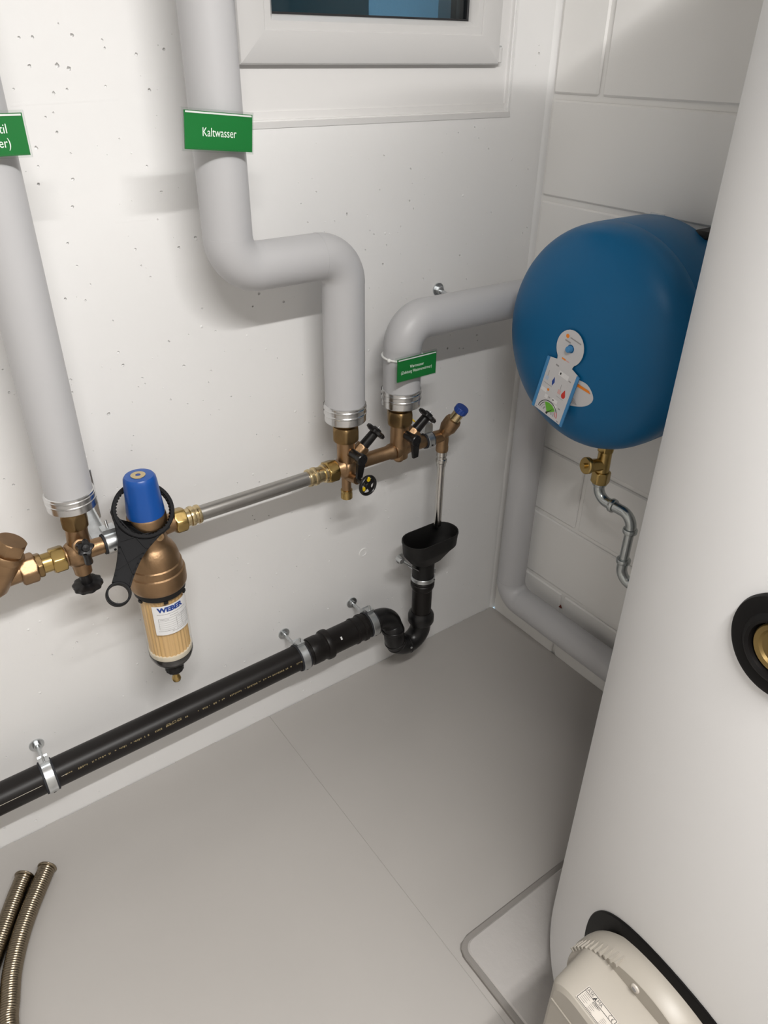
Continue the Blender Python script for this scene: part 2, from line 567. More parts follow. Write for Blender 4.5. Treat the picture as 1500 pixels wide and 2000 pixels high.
# relief on the concrete: form tie plug, formwork fins, paint drips
p = MB()
p.ring((-0.4915, -0.0003, 0.4045), (0, 1, 0), 0.0085, 0.0135, 0.0022, 28, 0.0008)
p.lathe((-0.4915, 0.001, 0.4045), (0, -1, 0), [(0.0084, 0), (0.0080, 0.0008), (0.0, 0.0009)], 24)
p.build('form_tie_plug', 'wall_paint', wall_back)
for x0, x1, z, s in ((-1.10, -0.94, 1.425, 0.004), (-0.90, -0.83, 1.455, 0.001), (-0.98, -0.92, 1.255, -0.002), (-0.11, -0.03, 1.385, 0.002), (-0.60, -0.44, 1.135, 0.003)):
    MB().add([(x0, 0.0002, z - 0.003), (x1, 0.0002, z + s - 0.002), (x1, 0.0002, z + s + 0.002), (x0, 0.0002, z + 0.003), (x0 + 0.01, -0.0010, z), (x1 - 0.01, -0.0010, z + s)],
             [(0, 1, 5, 4), (4, 5, 2, 3), (0, 4, 3), (1, 2, 5)]).build('formwork_fin', 'wall_paint', wall_back)
p = MB()
for i in range(150):
    x, z = -1.45 + 1.4 * rng.random(), rng.uniform(0.03, 1.37)
    r = rng.uniform(0.0012, 0.0035)
    p.lathe((x, 0.0003, z), (0, -1, 0), [(r, 0), (r * 0.7, 0.0009), (0, 0.0012)], 8)
o = p.build('paint_nib', 'wall_paint', wall_back)
o['kind'] = 'stuff'

# sealant where floor meets the back wall: broken thin line
mb = MB()
x = -1.62
while x < -0.02:
    L = rng.uniform(0.02, 0.09)
    hgt = rng.uniform(0.0003, 0.0010)
    mb.add([(x, -0.0045, 0.0002), (x + L, -0.0045, 0.0002), (x + L, -0.0004, hgt), (x, -0.0004, hgt * rng.uniform(0.5, 1)), (x, -0.0004, -0.004), (x + L, -0.0004, -0.004)],
           [(0, 1, 2, 3), (0, 3, 4), (1, 5, 2)])
    x += L * 0.6 + rng.uniform(0.03, 0.14)
structure(mb.build('trim_1', 'floor_paint', smooth=False))

# --- right wall: painted sand-lime blocks with raked joints
structure(MB().box((0.006, YF, -0.12), (0.2, 0.0, ZC)).build('wall_right', 'block_paint', smooth=False))
wall_right = bpy.data.objects['wall_right']
JH = 0.006
courses = [(-0.12, 0.219, [-0.262, -0.762]), (0.219, 0.4275, [-0.012, -0.505]), (0.4275, 0.622, [-0.267, -0.765]), (0.622, 0.8185, [-0.47]),
           (0.8185, 1.0155, [-0.25, -0.75]), (1.0155, 1.213, [-0.5]), (1.213, 1.4165, [-0.012, -0.52]), (1.4165, 1.62, [-0.139, -0.64]), (1.62, 1.82, [-0.39]), (1.82, 2.02, [-0.139, -0.64]), (2.02, 2.22, [-0.39]), (2.22, ZC, [-0.2])]
for z0, z1, js in courses:
    ys = [-0.0065] + [j for j in js if j < -0.1]
    y = ys[-1]
    while y > YF + 0.5:
        y -= 0.5
        ys.append(y)
    ys.append(YF)
    for a, b in zip(ys[:-1], ys[1:]):
        MB().cbox((0.0, b + JH, z0 + JH), (0.0075, a - JH, z1 - JH), 0.0035).build('block', 'block_paint', wall_right, angle=60, smooth=False)
# painted filler in the corner
mb = MB()
n = 40
for k in range(n + 1):
    z = ZC * k / n
    a = 0.010 + rng.uniform(-0.0012, 0.0012)
    b = 0.006 + rng.uniform(-0.001, 0.001)
    mb.v += [V(-a, 0.0003, z), V(-a * 0.55, -b * 0.42, z), V(-0.0015, -b * 0.9, z), V(0.0066, -b * 1.15, z)]
for k in range(n):
    for j in range(3):
        mb.f.append((k * 4 + j, k * 4 + j + 1, k * 4 + j + 5, k * 4 + j + 4))
structure(mb.build('trim_2', 'wall_paint'))
# chipped mortar spot low on the block wall
MB().add([(0.0005, -0.262, 0.168), (-0.0012, -0.256, 0.1695), (0.0005, -0.268, 0.1700), (-0.0012, -0.2625, 0.182)], [(0, 1, 3), (0, 3, 2), (0, 2, 1), (1, 2, 3)]).build('mortar_chip', 'red_brick_chip', wall_right, smooth=False)

# --- filled-in opening below the window, slightly set back
mb = MB()
mb.box((OX0, 0.010, OZ0), (OX1, 0.05, 1.50))
mb.box((OX0, 0.0065, OZ0), (OX1, 0.012, OZ0 + 0.013))
mb.add([(OX0, -0.0012, OZ0 - 0.012), (OX1 + 0.012, -0.0012, OZ0 - 0.012), (OX1 + 0.008, -0.003, OZ0 - 0.002), (OX0, -0.003, OZ0 - 0.002), (OX1 + 0.004, 0.008, OZ0 + 0.002), (OX0, 0.008, OZ0 + 0.002)],
       [(0, 1, 2, 3), (3, 2, 4, 5)])
mb.box((OX0, 0.010, 1.50), (OX0 + 0.075, 0.05, OZ1))
mb.box((OX1 - 0.075, 0.010, 1.50), (OX1, 0.05, OZ1))
structure(mb.build('trim_3', 'panel_paint', smooth=False))
mb = MB()
mb.add([(OX1 + 0.010, -0.0006, OZ0 - 0.008), (OX1 + 0.010, -0.0006, OZ1), (OX1 + 0.003, -0.0028, OZ1), (OX1 + 0.003, -0.0028, OZ0 - 0.002), (OX1 - 0.001, 0.010, OZ1), (OX1 - 0.001, 0.010, OZ0)],
       [(0, 1, 2, 3), (3, 2, 4, 5)])
structure(mb.build('trim_4', 'wall_paint', smooth=False))

# --- window
win = bpy.data.objects.new('window_1', None)
col.objects.link(win)
WX0, WX1, WZ0, WZ1 = -0.7345, -0.1595, 1.4745, 2.07
win.location = ((WX0 + WX1) / 2, 0, WZ0)
ORIGIN['window_1'] = Vector(win.location)
win['kind'] = 'structure'


def mitred(x0, x1, z0, z1, w, prof, name, m_):
    """four mitred members; prof = [(offset inward 0..w, y)] front profile"""
    c = [(x0, z0, 1, 1), (x1, z0, -1, 1), (x1, z1, -1, -1), (x0, z1, 1, -1)]
    for k in range(4):
        a, b = c[k], c[(k + 1) % 4]
        g = MB()
        vs_ = []
        for q in (a, b):
            for off, y in prof:
                vs_.append((q[0] + q[2] * off, y, q[1] + q[3] * off))
        n_ = len(prof)
        fs = [(i, (i + 1) % n_, n_ + (i + 1) % n_, n_ + i) for i in range(n_)]
        fs += [tuple(range(n_)), tuple(range(2 * n_ - 1, n_ - 1, -1))]
        g.add(vs_, fs)
        g.build(name, m_, win, angle=25)


mitred(WX0, WX1, WZ0, WZ1, 0.05, [(0.0, 0.020), (0.0, -0.001), (0.0025, -0.0045), (0.006, -0.006), (0.0485, -0.006), (0.0505, -0.0035), (0.0505, 0.045)], 'sash_frame', 'window_pvc')
mitred(WX0 + 0.0505, WX1 - 0.0505, WZ0 + 0.0505, WZ1 - 0.0505, 0.02, [(0.0, 0.045), (0.0, -0.0025), (0.012, -0.0025), (0.0195, 0.007), (0.0215, 0.013), (0.0215, 0.045)], 'glazing_bead', 'window_pvc')
mitred(WX0 + 0.0705, WX1 - 0.0705, WZ0 + 0.0705, WZ1 - 0.0705, 0.005, [(0.0, 0.029), (0.0, 0.0132), (0.005, 0.016), (0.005, 0.029)], 'glass_gasket', 'gasket')
MB().box((WX0 + 0.073, 0.021, WZ0 + 0.073), (WX1 - 0.073, 0.027, WZ1 - 0.073)).build('glass_pane', 'window_glass', win, smooth=False)
MB().box((WX1 - 0.092, 0.028, WZ0 + 0.072), (WX1 - 0.072, 0.045, WZ1 - 0.072)).build('spacer_bar', 'gasket', win, smooth=False)
MB().box((WX0 + 0.006, 0.046, WZ0 + 0.004), (WX1 - 0.006, 0.09, WZ0 + 0.06)).build('outer_frame', 'window_pvc', win, smooth=False)
g = MB()
g.box((WX0 - 0.0028, -0.002, WZ0 - 0.001), (WX0 - 0.0002, 0.012, WZ1))
g.build('edge_gasket', 'gasket', win, smooth=False)
g = MB()
g.cyl((WX1 + 0.003, -0.001, WZ0 + 0.004), (WX1 + 0.003, -0.001, WZ0 + 0.030), 0.0052, ch=0.001)
h = g.build('hinge', 'window_pvc', win)
MB().cyl((WX1 + 0.003, -0.001, WZ0 + 0.029), (WX1 + 0.003, -0.001, WZ0 + 0.033), 0.0028).build('hinge_pin', 'zinc', h)

# light shaft outside the window
mb = MB()
mb.box((-1.4, 0.75, 1.0), (0.4, 0.85, 2.9))
mb.box((-1.45, 0.24, 1.0), (-1.35, 0.85, 2.9))
mb.box((0.3, 0.24, 1.0), (0.4, 0.85, 2.9))
mb.box((-1.4, 0.24, 1.0), (0.4, 0.85, 1.1))
structure(mb.build('wall_outside', 'outdoor_plaster', smooth=False))
mb = MB()
mb.box((-1.3, 0.30, 1.1), (-0.268, 0.50, 2.9))
structure(mb.build('wall_outside_pier', 'outdoor_dark', smooth=False))

# --- linear lamp under the ceiling
lamp = thing('strip_lamp', (-1.075, -1.58, 2.38), 'long white strip lamp fixed under the ceiling', 'lamp')
MB().cbox((-1.715, -1.62, 2.335), (-0.435, -1.54, 2.38), 0.004).build('housing', 'window_pvc', lamp)
MB().lathe((-1.70, -1.58, 2.325), (1, 0, 0), [(0.0, 0), (0.020, 0.004), (0.022, 0.02), (0.022, 1.23), (0.020, 1.246), (0.0, 1.25)], 16).build('diffuser', 'lamp_diffuser', lamp)
ld = bpy.data.lights.new('strip_light', 'AREA')
ld.shape = 'RECTANGLE'
ld.size, ld.size_y = 1.25, 0.05
ld.energy = LAMP_WATTS
ld.color = LAMP_COLOR
lo_b = bpy.data.objects.new('strip_light', ld)
col.objects.link(lo_b)
lo_b.parent = lamp
lo_b.location = (0, 0, 2.299 - 2.38)

# ================================================================== concrete plinth and boiler
BX, BY, RB = -0.395, -1.133, 0.375
PX0, PY1, PZ = -0.772, -0.752, 0.016
poly = []
cr = 0.022
for (cx, cy, a0) in ((-0.012 - cr, PY1 - cr, 0), (PX0 + cr, PY1 - cr, PI / 2), (PX0 + cr, -1.56 + cr, PI), (-0.012 - cr, -1.56 + cr, 1.5 * PI)):
    poly += [(cx + cr * math.cos(a0 + t * PI / 10), cy + cr * math.sin(a0 + t * PI / 10)) for t in range(6)]
mb = MB()
n = len(poly)
cxm, cym = -0.4, -1.15
lv = []
for inset, z in ((0.002, 0.0), (0.0, 0.002), (0.0, PZ - 0.003), (0.003, PZ)):
    for x, y in poly:
        dx, dy = cxm - x, cym - y
        lv.append((x + inset * (1 if dx > 0 else -1), y + inset * (1 if dy > 0 else -1), z))
fs = [(j * n + i, j * n + (i + 1) % n, (j + 1) * n + (i + 1) % n, (j + 1) * n + i) for j in range(3) for i in range(n)]
fs += [tuple(range(n - 1, -1, -1)), tuple(3 * n + i for i in range(n))]
mb.add(lv, fs)
plinth = thing('concrete_plinth', (-0.4, -1.15, 0), 'low grey painted concrete plinth under the white boiler', 'plinth')
mb.build('slab', 'plinth_paint', plinth, angle=30)
g = MB()
for e, z in ((0.0115, 0.0), (0.0115, 0.0105), (0.0100, 0.0120), (-0.002, 0.0120)):
    for k, (x, y) in enumerate(poly):
        cc = ((-0.012 - cr, PY1 - cr), (PX0 + cr, PY1 - cr), (PX0 + cr, -1.56 + cr), (-0.012 - cr, -1.56 + cr))[k // 6]
        dd_ = V(x - cc[0], y - cc[1], 0).normalized()
        ee = e + (rng.uniform(-0.0012, 0.0012) if e > 0.005 else 0)
        g.v.append(V(min(-0.002, x + dd_.x * ee), y + dd_.y * ee, z))
for j in range(3):
    for i in range(n):
        g.f.append((j * n + i, j * n + (i + 1) % n, (j + 1) * n + (i + 1) % n, (j + 1) * n + i))
g.build('edge_strip', 'strip_grey', plinth, angle=30)

boiler = thing('hot_water_boiler', (BX, BY, PZ), 'tall white cylindrical hot water boiler at the right edge', 'boiler')
MB().lathe((BX, BY, 0.06), (0, 0, 1), [(0.0, 0.0), (RB - 0.006, 0.0), (RB - 0.0015, 0.002), (RB, 0.006), (RB, 1.80 - 0.012), (RB - 0.004, 1.797), (RB - 0.02, 1.80), (0.0, 1.81)], 128).build('shell', 'tank_foil', boiler)
MB().cyl((BX, BY, PZ), (BX, BY, 0.061), 0.335, seg=64).build('base_ring', 'black_matte', boiler)


def wrap(phi, zc, uu, vv, off):
    a = phi + uu / RB
    return Vector((BX + (RB + off) * math.cos(a), BY + (RB + off) * math.sin(a), zc + vv))


def wrapped_ring(phi, zc, prof, seg=64):
    g = MB()
    for r, off in prof:
        for i in range(seg):
            t = 2 * PI * i / seg
            g.v.append(wrap(phi, zc, r * math.cos(t), r * math.sin(t), off))
    for j in range(len(prof) - 1):
        for i in range(seg):
            g.f.append((j * seg + i, j * seg + (i + 1) % seg, (j + 1) * seg + (i + 1) % seg, (j + 1) * seg + i))
    return g


# upper socket with black rubber rosette and brass plug
PH2, ZH2 = math.radians(173.5), 1.036
wrapped_ring(PH2, ZH2, [(0.0525, -0.002), (0.053, 0.004), (0.051, 0.0075), (0.047, 0.009), (0.036, 0.0095), (0.0325, 0.013), (0.030, 0.014), (0.0275, 0.012), (0.026, 0.004), (0.026, -0.002)]).build('socket_rosette', 'rosette', boiler)
o2 = wrap(PH2, ZH2, 0, 0, -0.005)
n2 = V(math.cos(PH2), math.sin(PH2), 0)
MB().lathe(o2, n2, [(0.0258, 0), (0.0258, 0.012), (0.0245, 0.0135), (0.020, 0.0125), (0.018, 0.010), (0.0, 0.010)], 40).build('brass_plug', 'plug_brass', boiler)

# black rosette of the immersion heater
PH, ZH = math.radians(176), 0.35
wrapped_ring(PH, ZH, [(0.150, -0.002), (0.150, 0.002), (0.148, 0.0035), (0.10, 0.0035)], 96).build('heater_rosette', 'rosette', boiler)

nH = V(math.cos(PH), math.sin(PH), 0)
tH = V(-nH.y, nH.x, 0)
oH = V(BX + RB * nH.x, BY + RB * nH.y, ZH)
heater = thing('immersion_heater', oH + nH * 0.002, 'cream plastic immersion heater housing screwed into the boiler side', 'immersion heater')


def HP(d, t, z):
    return oH + nH * d + tH * t + V(0, 0, z)


MB().lathe(oH, nH, [(0.09, -0.004), (0.128, -0.004), (0.1295, 0.004), (0.1295, 0.018), (0.127, 0.024), (0.124, 0.034), (0.1225, 0.0355), (0.0, 0.0355)], 96).build('drum', 'heater_plastic', heater, angle=30)
# box-shaped terminal housing: flat top, rounded corners, tapered towards the front


def hsec(s, hw, hh, rc):
    q = []
    for cx, cz, a0 in ((hw - rc, hh - rc * 0.75, 0), (-(hw - rc), hh - rc * 0.75, PI / 2), (-(hw - rc), -(hh - rc * 0.75), PI), (hw - rc, -(hh - rc * 0.75), 1.5 * PI)):
        for k in range(9):
            a = a0 + k * PI / 16
            q.append((cx + rc * math.cos(a), cz + rc * 0.75 * math.sin(a)))
    return q


mb = MB()
secs = [(0.030, hsec(0, 0.104, 0.095, 0.040)), (0.100, hsec(0, 0.094, 0.095, 0.040)), (0.106, hsec(0, 0.090, 0.0935, 0.038)), (0.110, hsec(0, 0.084, 0.088, 0.036))]
n = len(secs[0][1])
for d, q in secs:
    mb.v += [HP(d, a, b) for a, b in q]
for j in range(len(secs) - 1):
    for i in range(n):
        mb.f.append((j * n + i, j * n + (i + 1) % n, (j + 1) * n + (i + 1) % n, (j + 1) * n + i))
mb.f.append(tuple(range(n)))
mb.f.append(tuple((len(secs) - 1) * n + i for i in range(n)))
mb.build('terminal_housing', 'heater_plastic', heater, angle=28)
g = MB()
g.obox(HP(0.1105, 0.0, 0.046), tH, V(0, 0, 1), nH, 0.084, 0.0009, 0.0014)
g.build('front_ridge', 'heater_plastic', heater)
for k in range(11):
    a = math.radians(114 + k * 4.6)
    c = HP(0.030, 0.1255 * math.cos(a), 0.1255 * math.sin(a))
    rad = tH * math.cos(a) + V(0, 0, 1) * math.sin(a)
    tan = nH.cross(rad)
    MB().obox(c, nH, rad, tan, 0.0095, 0.0028, 0.0016).build('vent_rib', 'heater_plastic', heater)
g = MB()
g.lathe(HP(0.0352, -0.018, 0.1085), nH, [(0.0068, 0), (0.0062, 0.0022), (0.0045, 0.003), (0.0, 0.003)], 24)
s = g.build('screw', 'heater_label', heater)
MB().lathe(HP(0.0382, -0.018, 0.1085), nH, [(0.0036, 0), (0.0034, 0.0005), (0.0, 0.0005)], 16).build('screw_recess', 'ink_grey', s)
# rating plate on the flat top
LZ = 0.0953
lab = MB().add([HP(0.0785, -0.0555, LZ), HP(0.0785, -0.004, LZ), HP(0.1035, -0.004, LZ), HP(0.1035, -0.0555, LZ), HP(0.0785, -0.0555, LZ + 0.0003), HP(0.0785, -0.004, LZ + 0.0003), HP(0.1035, -0.004, LZ + 0.0003), HP(0.1035, -0.0555, LZ + 0.0003)],
               [(3, 2, 1, 0), (4, 5, 6, 7), (0, 1, 5, 4), (1, 2, 6, 5), (2, 3, 7, 6), (3, 0, 4, 7)]).build('rating_plate', 'heater_label', heater, smooth=False)
lab['label'] = 'printed rating plate with black frame'
ZT = LZ + 0.0005


def hline(d0, t0, d1, t1, w, m_, g=None):
    a, b = HP(d0, t0, ZT), HP(d1, t1, ZT)
    dr = (b - a).normalized()
    sd = V(0, 0, 1).cross(dr)
    g.add([a - sd * w, b - sd * w, b + sd * w, a + sd * w], [(0, 1, 2, 3)])


g = MB()
for a in ((0.0797, -0.0542, 0.0797, -0.0053), (0.1023, -0.0542, 0.1023, -0.0053), (0.0797, -0.0542, 0.1023, -0.0542), (0.0797, -0.0053, 0.1023, -0.0053), (0.0868, -0.0542, 0.0868, -0.0053)):
    hline(*a, 0.0004, '', g)
for k in range(5):
    hline(0.0890 + k * 0.0026, -0.0522, 0.0890 + k * 0.0026, -0.0430 + 0.002 * (k % 2), 0.00022, '', g)
    hline(0.0912 + k * 0.0024, -0.0385, 0.0912 + k * 0.0024, -0.0315 + 0.002 * ((k + 1) % 2), 0.00022, '', g)
    hline(0.0920 + k * 0.0022, -0.0180, 0.0920 + k * 0.0022, -0.0120 + 0.0015 * (k % 2), 0.00018, '', g)
g.build('print_rules', 'ink_black', heater, smooth=False)['kind'] = 'stuff'
up_h = -nH
text('ASK', 0.0062, HP(0.0833, -0.0530, ZT), tH, up_h, 'ink_black', heater, align='LEFT')
text('MA', 0.0062, HP(0.0833, -0.0365, ZT), tH, up_h, 'ink_black', heater, align='LEFT')
g = MB()
for q in ([(0.0800, -0.0388), (0.0866, -0.0368), (0.0850, -0.0388), (0.0866, -0.0412)], [(0.0822, -0.0402), (0.0866, -0.0400), (0.0866, -0.0418)]):
    g.add([HP(d, t, ZT) for d, t in q], [tuple(range(len(q)))])
g.build('flame_mark', 'ink_black', heater, smooth=False)
text('6789421', 0.0036, HP(0.0892, -0.0385, ZT), tH, up_h, 'ink_black', heater, align='LEFT', bold=0.00008)
g = MB()
for cc in (-0.0128, -0.0080):
    for k in range(12):
        a0, a1 = PI * 0.55 + k * PI * 0.9 / 12, PI * 0.55 + (k + 1) * PI * 0.9 / 12
        q = [(0.0832 - 0.0026 * math.sin(a), cc + 0.0026 * math.cos(a)) for a in (a0, a1)]
        hline(q[0][0], q[0][1], q[1][0], q[1][1], 0.0003, '', g)
hline(0.0832, -0.0105, 0.0832, -0.0085, 0.0003, '', g)
g.build('ce_mark', 'ink_black', heater, smooth=False)

# ================================================================== insulated pipes
YP, ZP = -0.115, 0.744
BR = 0.052


def insulated(name, loc, label, pieces, r, collar):
    root = thing(name, loc, label, 'insulated pipe', 'grey jacketed insulated pipes')
    for kind, p_ in pieces:
        if kind == 'section':
            MB().tube(p_, r, 48).build('jacket_section', 'jacket', root)
        else:
            MB().tube(p_, r + 0.00035, 48).build('jacket_elbow', 'jacket', root, angle=50)
    if collar:
        x, y, z0, z1 = collar
        c = MB()
        rr = r + 0.0022
        L = z1 - z0
        c.lathe((x, y, z0), (0, 0, 1), [(r - 0.006, 0.0), (rr - 0.001, 0.0), (rr, 0.0012), (rr, L * 0.40), (rr + 0.0011, L * 0.44), (rr + 0.0011, L * 0.50), (rr, L * 0.54), (rr, L * 0.72), (rr + 0.0011, L * 0.76), (rr + 0.0011, L * 0.82), (rr, L * 0.86), (rr, L - 0.001), (r + 0.0004, L)], 56)
        k = c.build('end_collar', 'alu', root, angle=20)
        a = math.radians(228)
        s = MB()
        s.lathe((x, y, z0 + 0.0005), (0, 0, 1), [(rr + 0.0013, 0), (rr + 0.0013, L - 0.002)], 6, a0=math.radians(205), a1=math.radians(230))
        s.build('overlap_strip', 'alu', k, angle=20)
        MB().lathe((x, y, z0 + 0.002), (0, 0, 1), [(0.016, 0), (r - 0.004, 0), (r - 0.004, 0.004), (0.016, 0.004)], 40).build('foam_end', 'dark_foam', root)
    return root


def elbow(c, u, v, n=12):
    """quarter bend of radius BR from c+u*BR to c+v*BR"""
    c, u, v = Vector(c), Vector(u), Vector(v)
    return [c + u * BR - v * 0.0012] + arc(c, u, v, BR, 0, PI / 2, n) + [c + v * BR - u * 0.0012]


# left riser
LXP = -1.1655
insulated('insulated_pipe', (LXP, YP, 0.84), 'straight grey insulated riser pipe leftmost, ending above the bronze cross valve', [('section', [(LXP, YP, 0.862), (LXP, YP, ZC - 0.002)])], 0.0382, (LXP, YP, 0.838, 0.868))
# cold water pipe with double bend
MX1, MX2, MZ = -0.8355, -0.6135, 1.1833
insulated('insulated_pipe', (MX2, YP, 0.855), 'grey insulated cold water pipe with a double bend beside the window',
          [('section', [(MX1, YP, MZ + BR), (MX1, YP, 1.555)]),
           ('section', [(MX1, YP, 1.5555), (MX1, YP, ZC - 0.002)]),
           ('elbow', elbow((MX1 + BR, YP, MZ + BR), (-1, 0, 0), (0, 0, -1))),
           ('section', [(MX1 + BR, YP, MZ), (MX2 - BR, YP, MZ)]),
           ('elbow', elbow((MX2 - BR, YP, MZ - BR), (0, 0, 1), (1, 0, 0))),
           ('section', [(MX2, YP, 0.886), (MX2, YP, MZ - BR)])], 0.0405, (MX2, YP, 0.853, 0.890))
# hot water pipe into the corner, down and along the block wall
RX, RZ, CX, CY, FZ = -0.4705, 1.0304, -0.062, -0.122, 0.160
insulated('insulated_pipe', (RX, YP, 0.85), 'grey insulated pipe running behind the blue vessel, down the corner and along the block wall',
          [('section', [(RX, YP, 0.885), (RX, YP, RZ - BR)]),
           ('elbow', elbow((RX + BR, YP, RZ - BR), (-1, 0, 0), (0, 0, 1))),
           ('section', [(RX + BR, YP, RZ), (CX - BR, CY, RZ)]),
           ('elbow', elbow((CX - BR, CY, RZ - BR), (0, 0, 1), (1, 0, 0))),
           ('section', [(CX, CY, RZ - BR), (CX, CY, FZ + BR)]),
           ('elbow', elbow((CX, CY - BR, FZ + BR), (0, 1, 0), (0, 0, -1))),
           ('section', [(CX, CY - BR, FZ), (CX, -0.80, FZ)])], 0.0398, (RX, YP, 0.852, 0.889))


# --- name plates
def plate(cx, cz, w_, h_, roll, lines, label, px, pr, tsize, tie=None, yaw=0.0):
    root = thing('name_plate', (cx, -0.160, cz), label, 'name plate', 'green pipe name plates')
    cu, su = math.cos(roll), math.sin(roll)
    ux = V(cu * math.cos(yaw), cu * math.sin(yaw), su)
    nf = V(math.sin(yaw), -math.cos(yaw), 0)
    uz = ux.cross(nf) * -1
    if uz.z < 0:
        uz = -uz
    c = V(cx, -0.166, cz)
    MB().obox(c + nf * -0.001, ux, uz, nf, w_ / 2 + 0.003, h_ / 2 + 0.003, 0.0022).build('holder', 'clear_plastic', root)
    MB().obox(c + nf * 0.0018, ux, uz, nf, w_ / 2, h_ / 2, 0.0014).build('green_insert', 'sign_green', root)
    g = MB()
    g.obox(c + nf * 0.0036 + uz * (h_ / 2 - 0.0018), ux, uz, nf, w_ / 2 - 0.001, 0.0016, 0.0006)
    g.obox(c + nf * 0.0034 - uz * (h_ / 2 - 0.0012), ux, uz, nf, w_ / 2 - 0.001, 0.0007, 0.0005)
    g.build('cover_rim', 'clear_plastic', root)
    MB().obox(c + nf * 0.0034 + uz * (h_ / 2 - 0.0020), ux, uz, nf, w_ / 2 - 0.0015, 0.0011, 0.0003).build('white_edge', 'sign_white', root)
    # back clip reaching the jacket
    MB().obox(V(px, -0.1605, cz), V(1, 0, 0), V(0, 0, 1), V(0, 1, 0), 0.012, h_ * 0.36, 0.0045).build('back_clip', 'clear_plastic', root)
    for k, (t_, sz, dx_, dz_, fw) in enumerate(lines):
        text(t_, sz, c + nf * 0.0036 + ux * dx_ + uz * dz_, ux, uz, 'sign_text', root, fitw=fw)
    g = MB().torus((px, YP, cz + 0.008), (0, 0, 1), pr + 0.0012, 0.0012, 48, 6, 1.6)
    if tie:
        g.sphere((px + (pr + 0.004) * math.cos(tie), YP + (pr + 0.004) * math.sin(tie), cz + 0.008), 0.0042, 12, 8)
        g.torus((px, YP, cz + 0.008), (0, 0, 1), pr + 0.0022, 0.0022, 48, 6, 1.0)
    g.build('cable_tie', 'cable_tie', root)
    return root


plate(-0.8575, 1.3945, 0.106, 0.050, -0.095, [('Kaltwasser', 0.0165, 0.0, -0.002, 0.053)], 'green plate reading Kaltwasser on the double-bend pipe', MX1, 0.0405, 0.0155)
plate(-1.1745, 1.4025, 0.104, 0.048, 0.0, [('Hauptventil', 0.0155, 0.0, 0.0065, 0.0600), ('(Kaltwasser)', 0.0155, 0.0, -0.0095, 0.0620)], 'green plate cut off by the left picture edge on the left riser', LXP, 0.0382, 0.0145)
plate(-0.4735, 0.9535, 0.098, 0.047, 0.0, [('Warmwasser', 0.0090, -0.001, 0.0045, 0.0355), ('(Zuleitung Wassererwärmer)', 0.0090, -0.0015, -0.0055, 0.078)], 'small green plate with two text lines below the right-hand elbow', RX, 0.0398, 0.0085, tie=math.radians(195))

# ================================================================== valves
AX = V(1, 0, 0)
S45 = V(0.70, -0.12, 0.70).normalized()


def scallop(lobes, depth):
    return lambda t, r, h: r * (1 - depth * (0.5 - 0.5 * math.cos(lobes * t)))


def knob(parent, c, axis, r, th, m_='black_plastic', lobes=8, depth=0.12, name='handwheel'):
    g = MB()
    g.lathe(c, axis, [(0.0, -th * 0.5), (r * 0.75, -th * 0.5), (r, -th * 0.25), (r, th * 0.25), (r * 0.82, th * 0.5), (r * 0.45, th * 0.45), (r * 0.38, th * 0.75), (0, th * 0.8)], 48, rf=lambda t, rr, h: rr * (1 - (depth * (0.5 - 0.5 * math.cos(lobes * t)) if rr > r * 0.6 else 0)))
    o = g.build(name, m_, parent, angle=40)
    return o


def tick(parent_part, c, axis):
    a = Vector(axis).normalized()
    MB().cyl(Vector(c), Vector(c) + a * 0.006, 0.0016, seg=10).build('spindle_tip', 'zinc', parent_part)


def lever_cock(root, x0, y0, y1, z, tip, rr=0.0095):
    """black test cock pointing out of the wall with a hanging lever"""
    MB().cyl((x0, -0.120, z), (x0, y0, z), 0.011, 0.010).build('cock_boss', 'bronze', root)
    h_ = MB().cyl((x0, y0 + 0.002, z), (x0, y1, z), rr, rr * 1.12, ch=0.0012).build('cock_body', 'black_plastic', root)
    g = MB()
    c0 = V(x0, y1 + 0.004, z)
    c1 = Vector(tip)
    d = (c1 - c0).normalized()
    sd = d.cross(V(0, 1, 0)).normalized()
    w0, w1 = 0.0095, 0.0065
    yy = V(0, 1, 0)
    g.add([c0 - sd * w0 - yy * 0.006, c0 + sd * w0 - yy * 0.006, c1 + sd * w1 - yy * 0.003, c1 - sd * w1 - yy * 0.003,
           c0 - sd * w0 + yy * 0.004, c0 + sd * w0 + yy * 0.004, c1 + sd * w1 + yy * 0.003, c1 - sd * w1 + yy * 0.003],
          [(0, 1, 2, 3), (7, 6, 5, 4), (0, 4, 5, 1), (1, 5, 6, 2), (2, 6, 7, 3), (3, 7, 4, 0)])
    g.lathe(c0 + V(0, 0.005, 0), (0, -1, 0), [(0.0, 0), (0.012, 0), (0.0125, 0.002), (0.0125, 0.011), (0.011, 0.0125), (0.0075, 0.0125), (0.007, 0.011), (0, 0.011)], 28)
    g.build('lever', 'black_plastic', root)


def slanted_valve(root, x0, z0, m_='bronze'):
    """seat and stem lean 45 degrees to the right, parallel to the wall"""
    o = V(x0, YP, z0)
    MB().lathe(o, S45, [(0.0165, 0.0), (0.0165, 0.026), (0.0180, 0.029), (0.0180, 0.034), (0.0150, 0.038)], 32).build('bonnet_seat', m_, root)
    MB().hexn(o + S45 * 0.036, o + S45 * 0.058, 0.0160, 0.0025, rot=0.3).build('bonnet', m_, root)
    MB().cyl(o + S45 * 0.056, o + S45 * 0.093, 0.0112, 0.0105, ch=0.001).build('stem_sleeve', 'black_plastic', root)
    k = knob(root, o + S45 * 0.097, S45, 0.0235, 0.011)
    tick(k, o + S45 * 0.104, S45)


def union_hex(root, xa, xb, r, m_='bronze_dark', z=ZP, name='union_nut', rot=0.0):
    return MB().hexn((xa, YP, z), (xb, YP, z), r, 0.003, rot).build(name, m_, root)


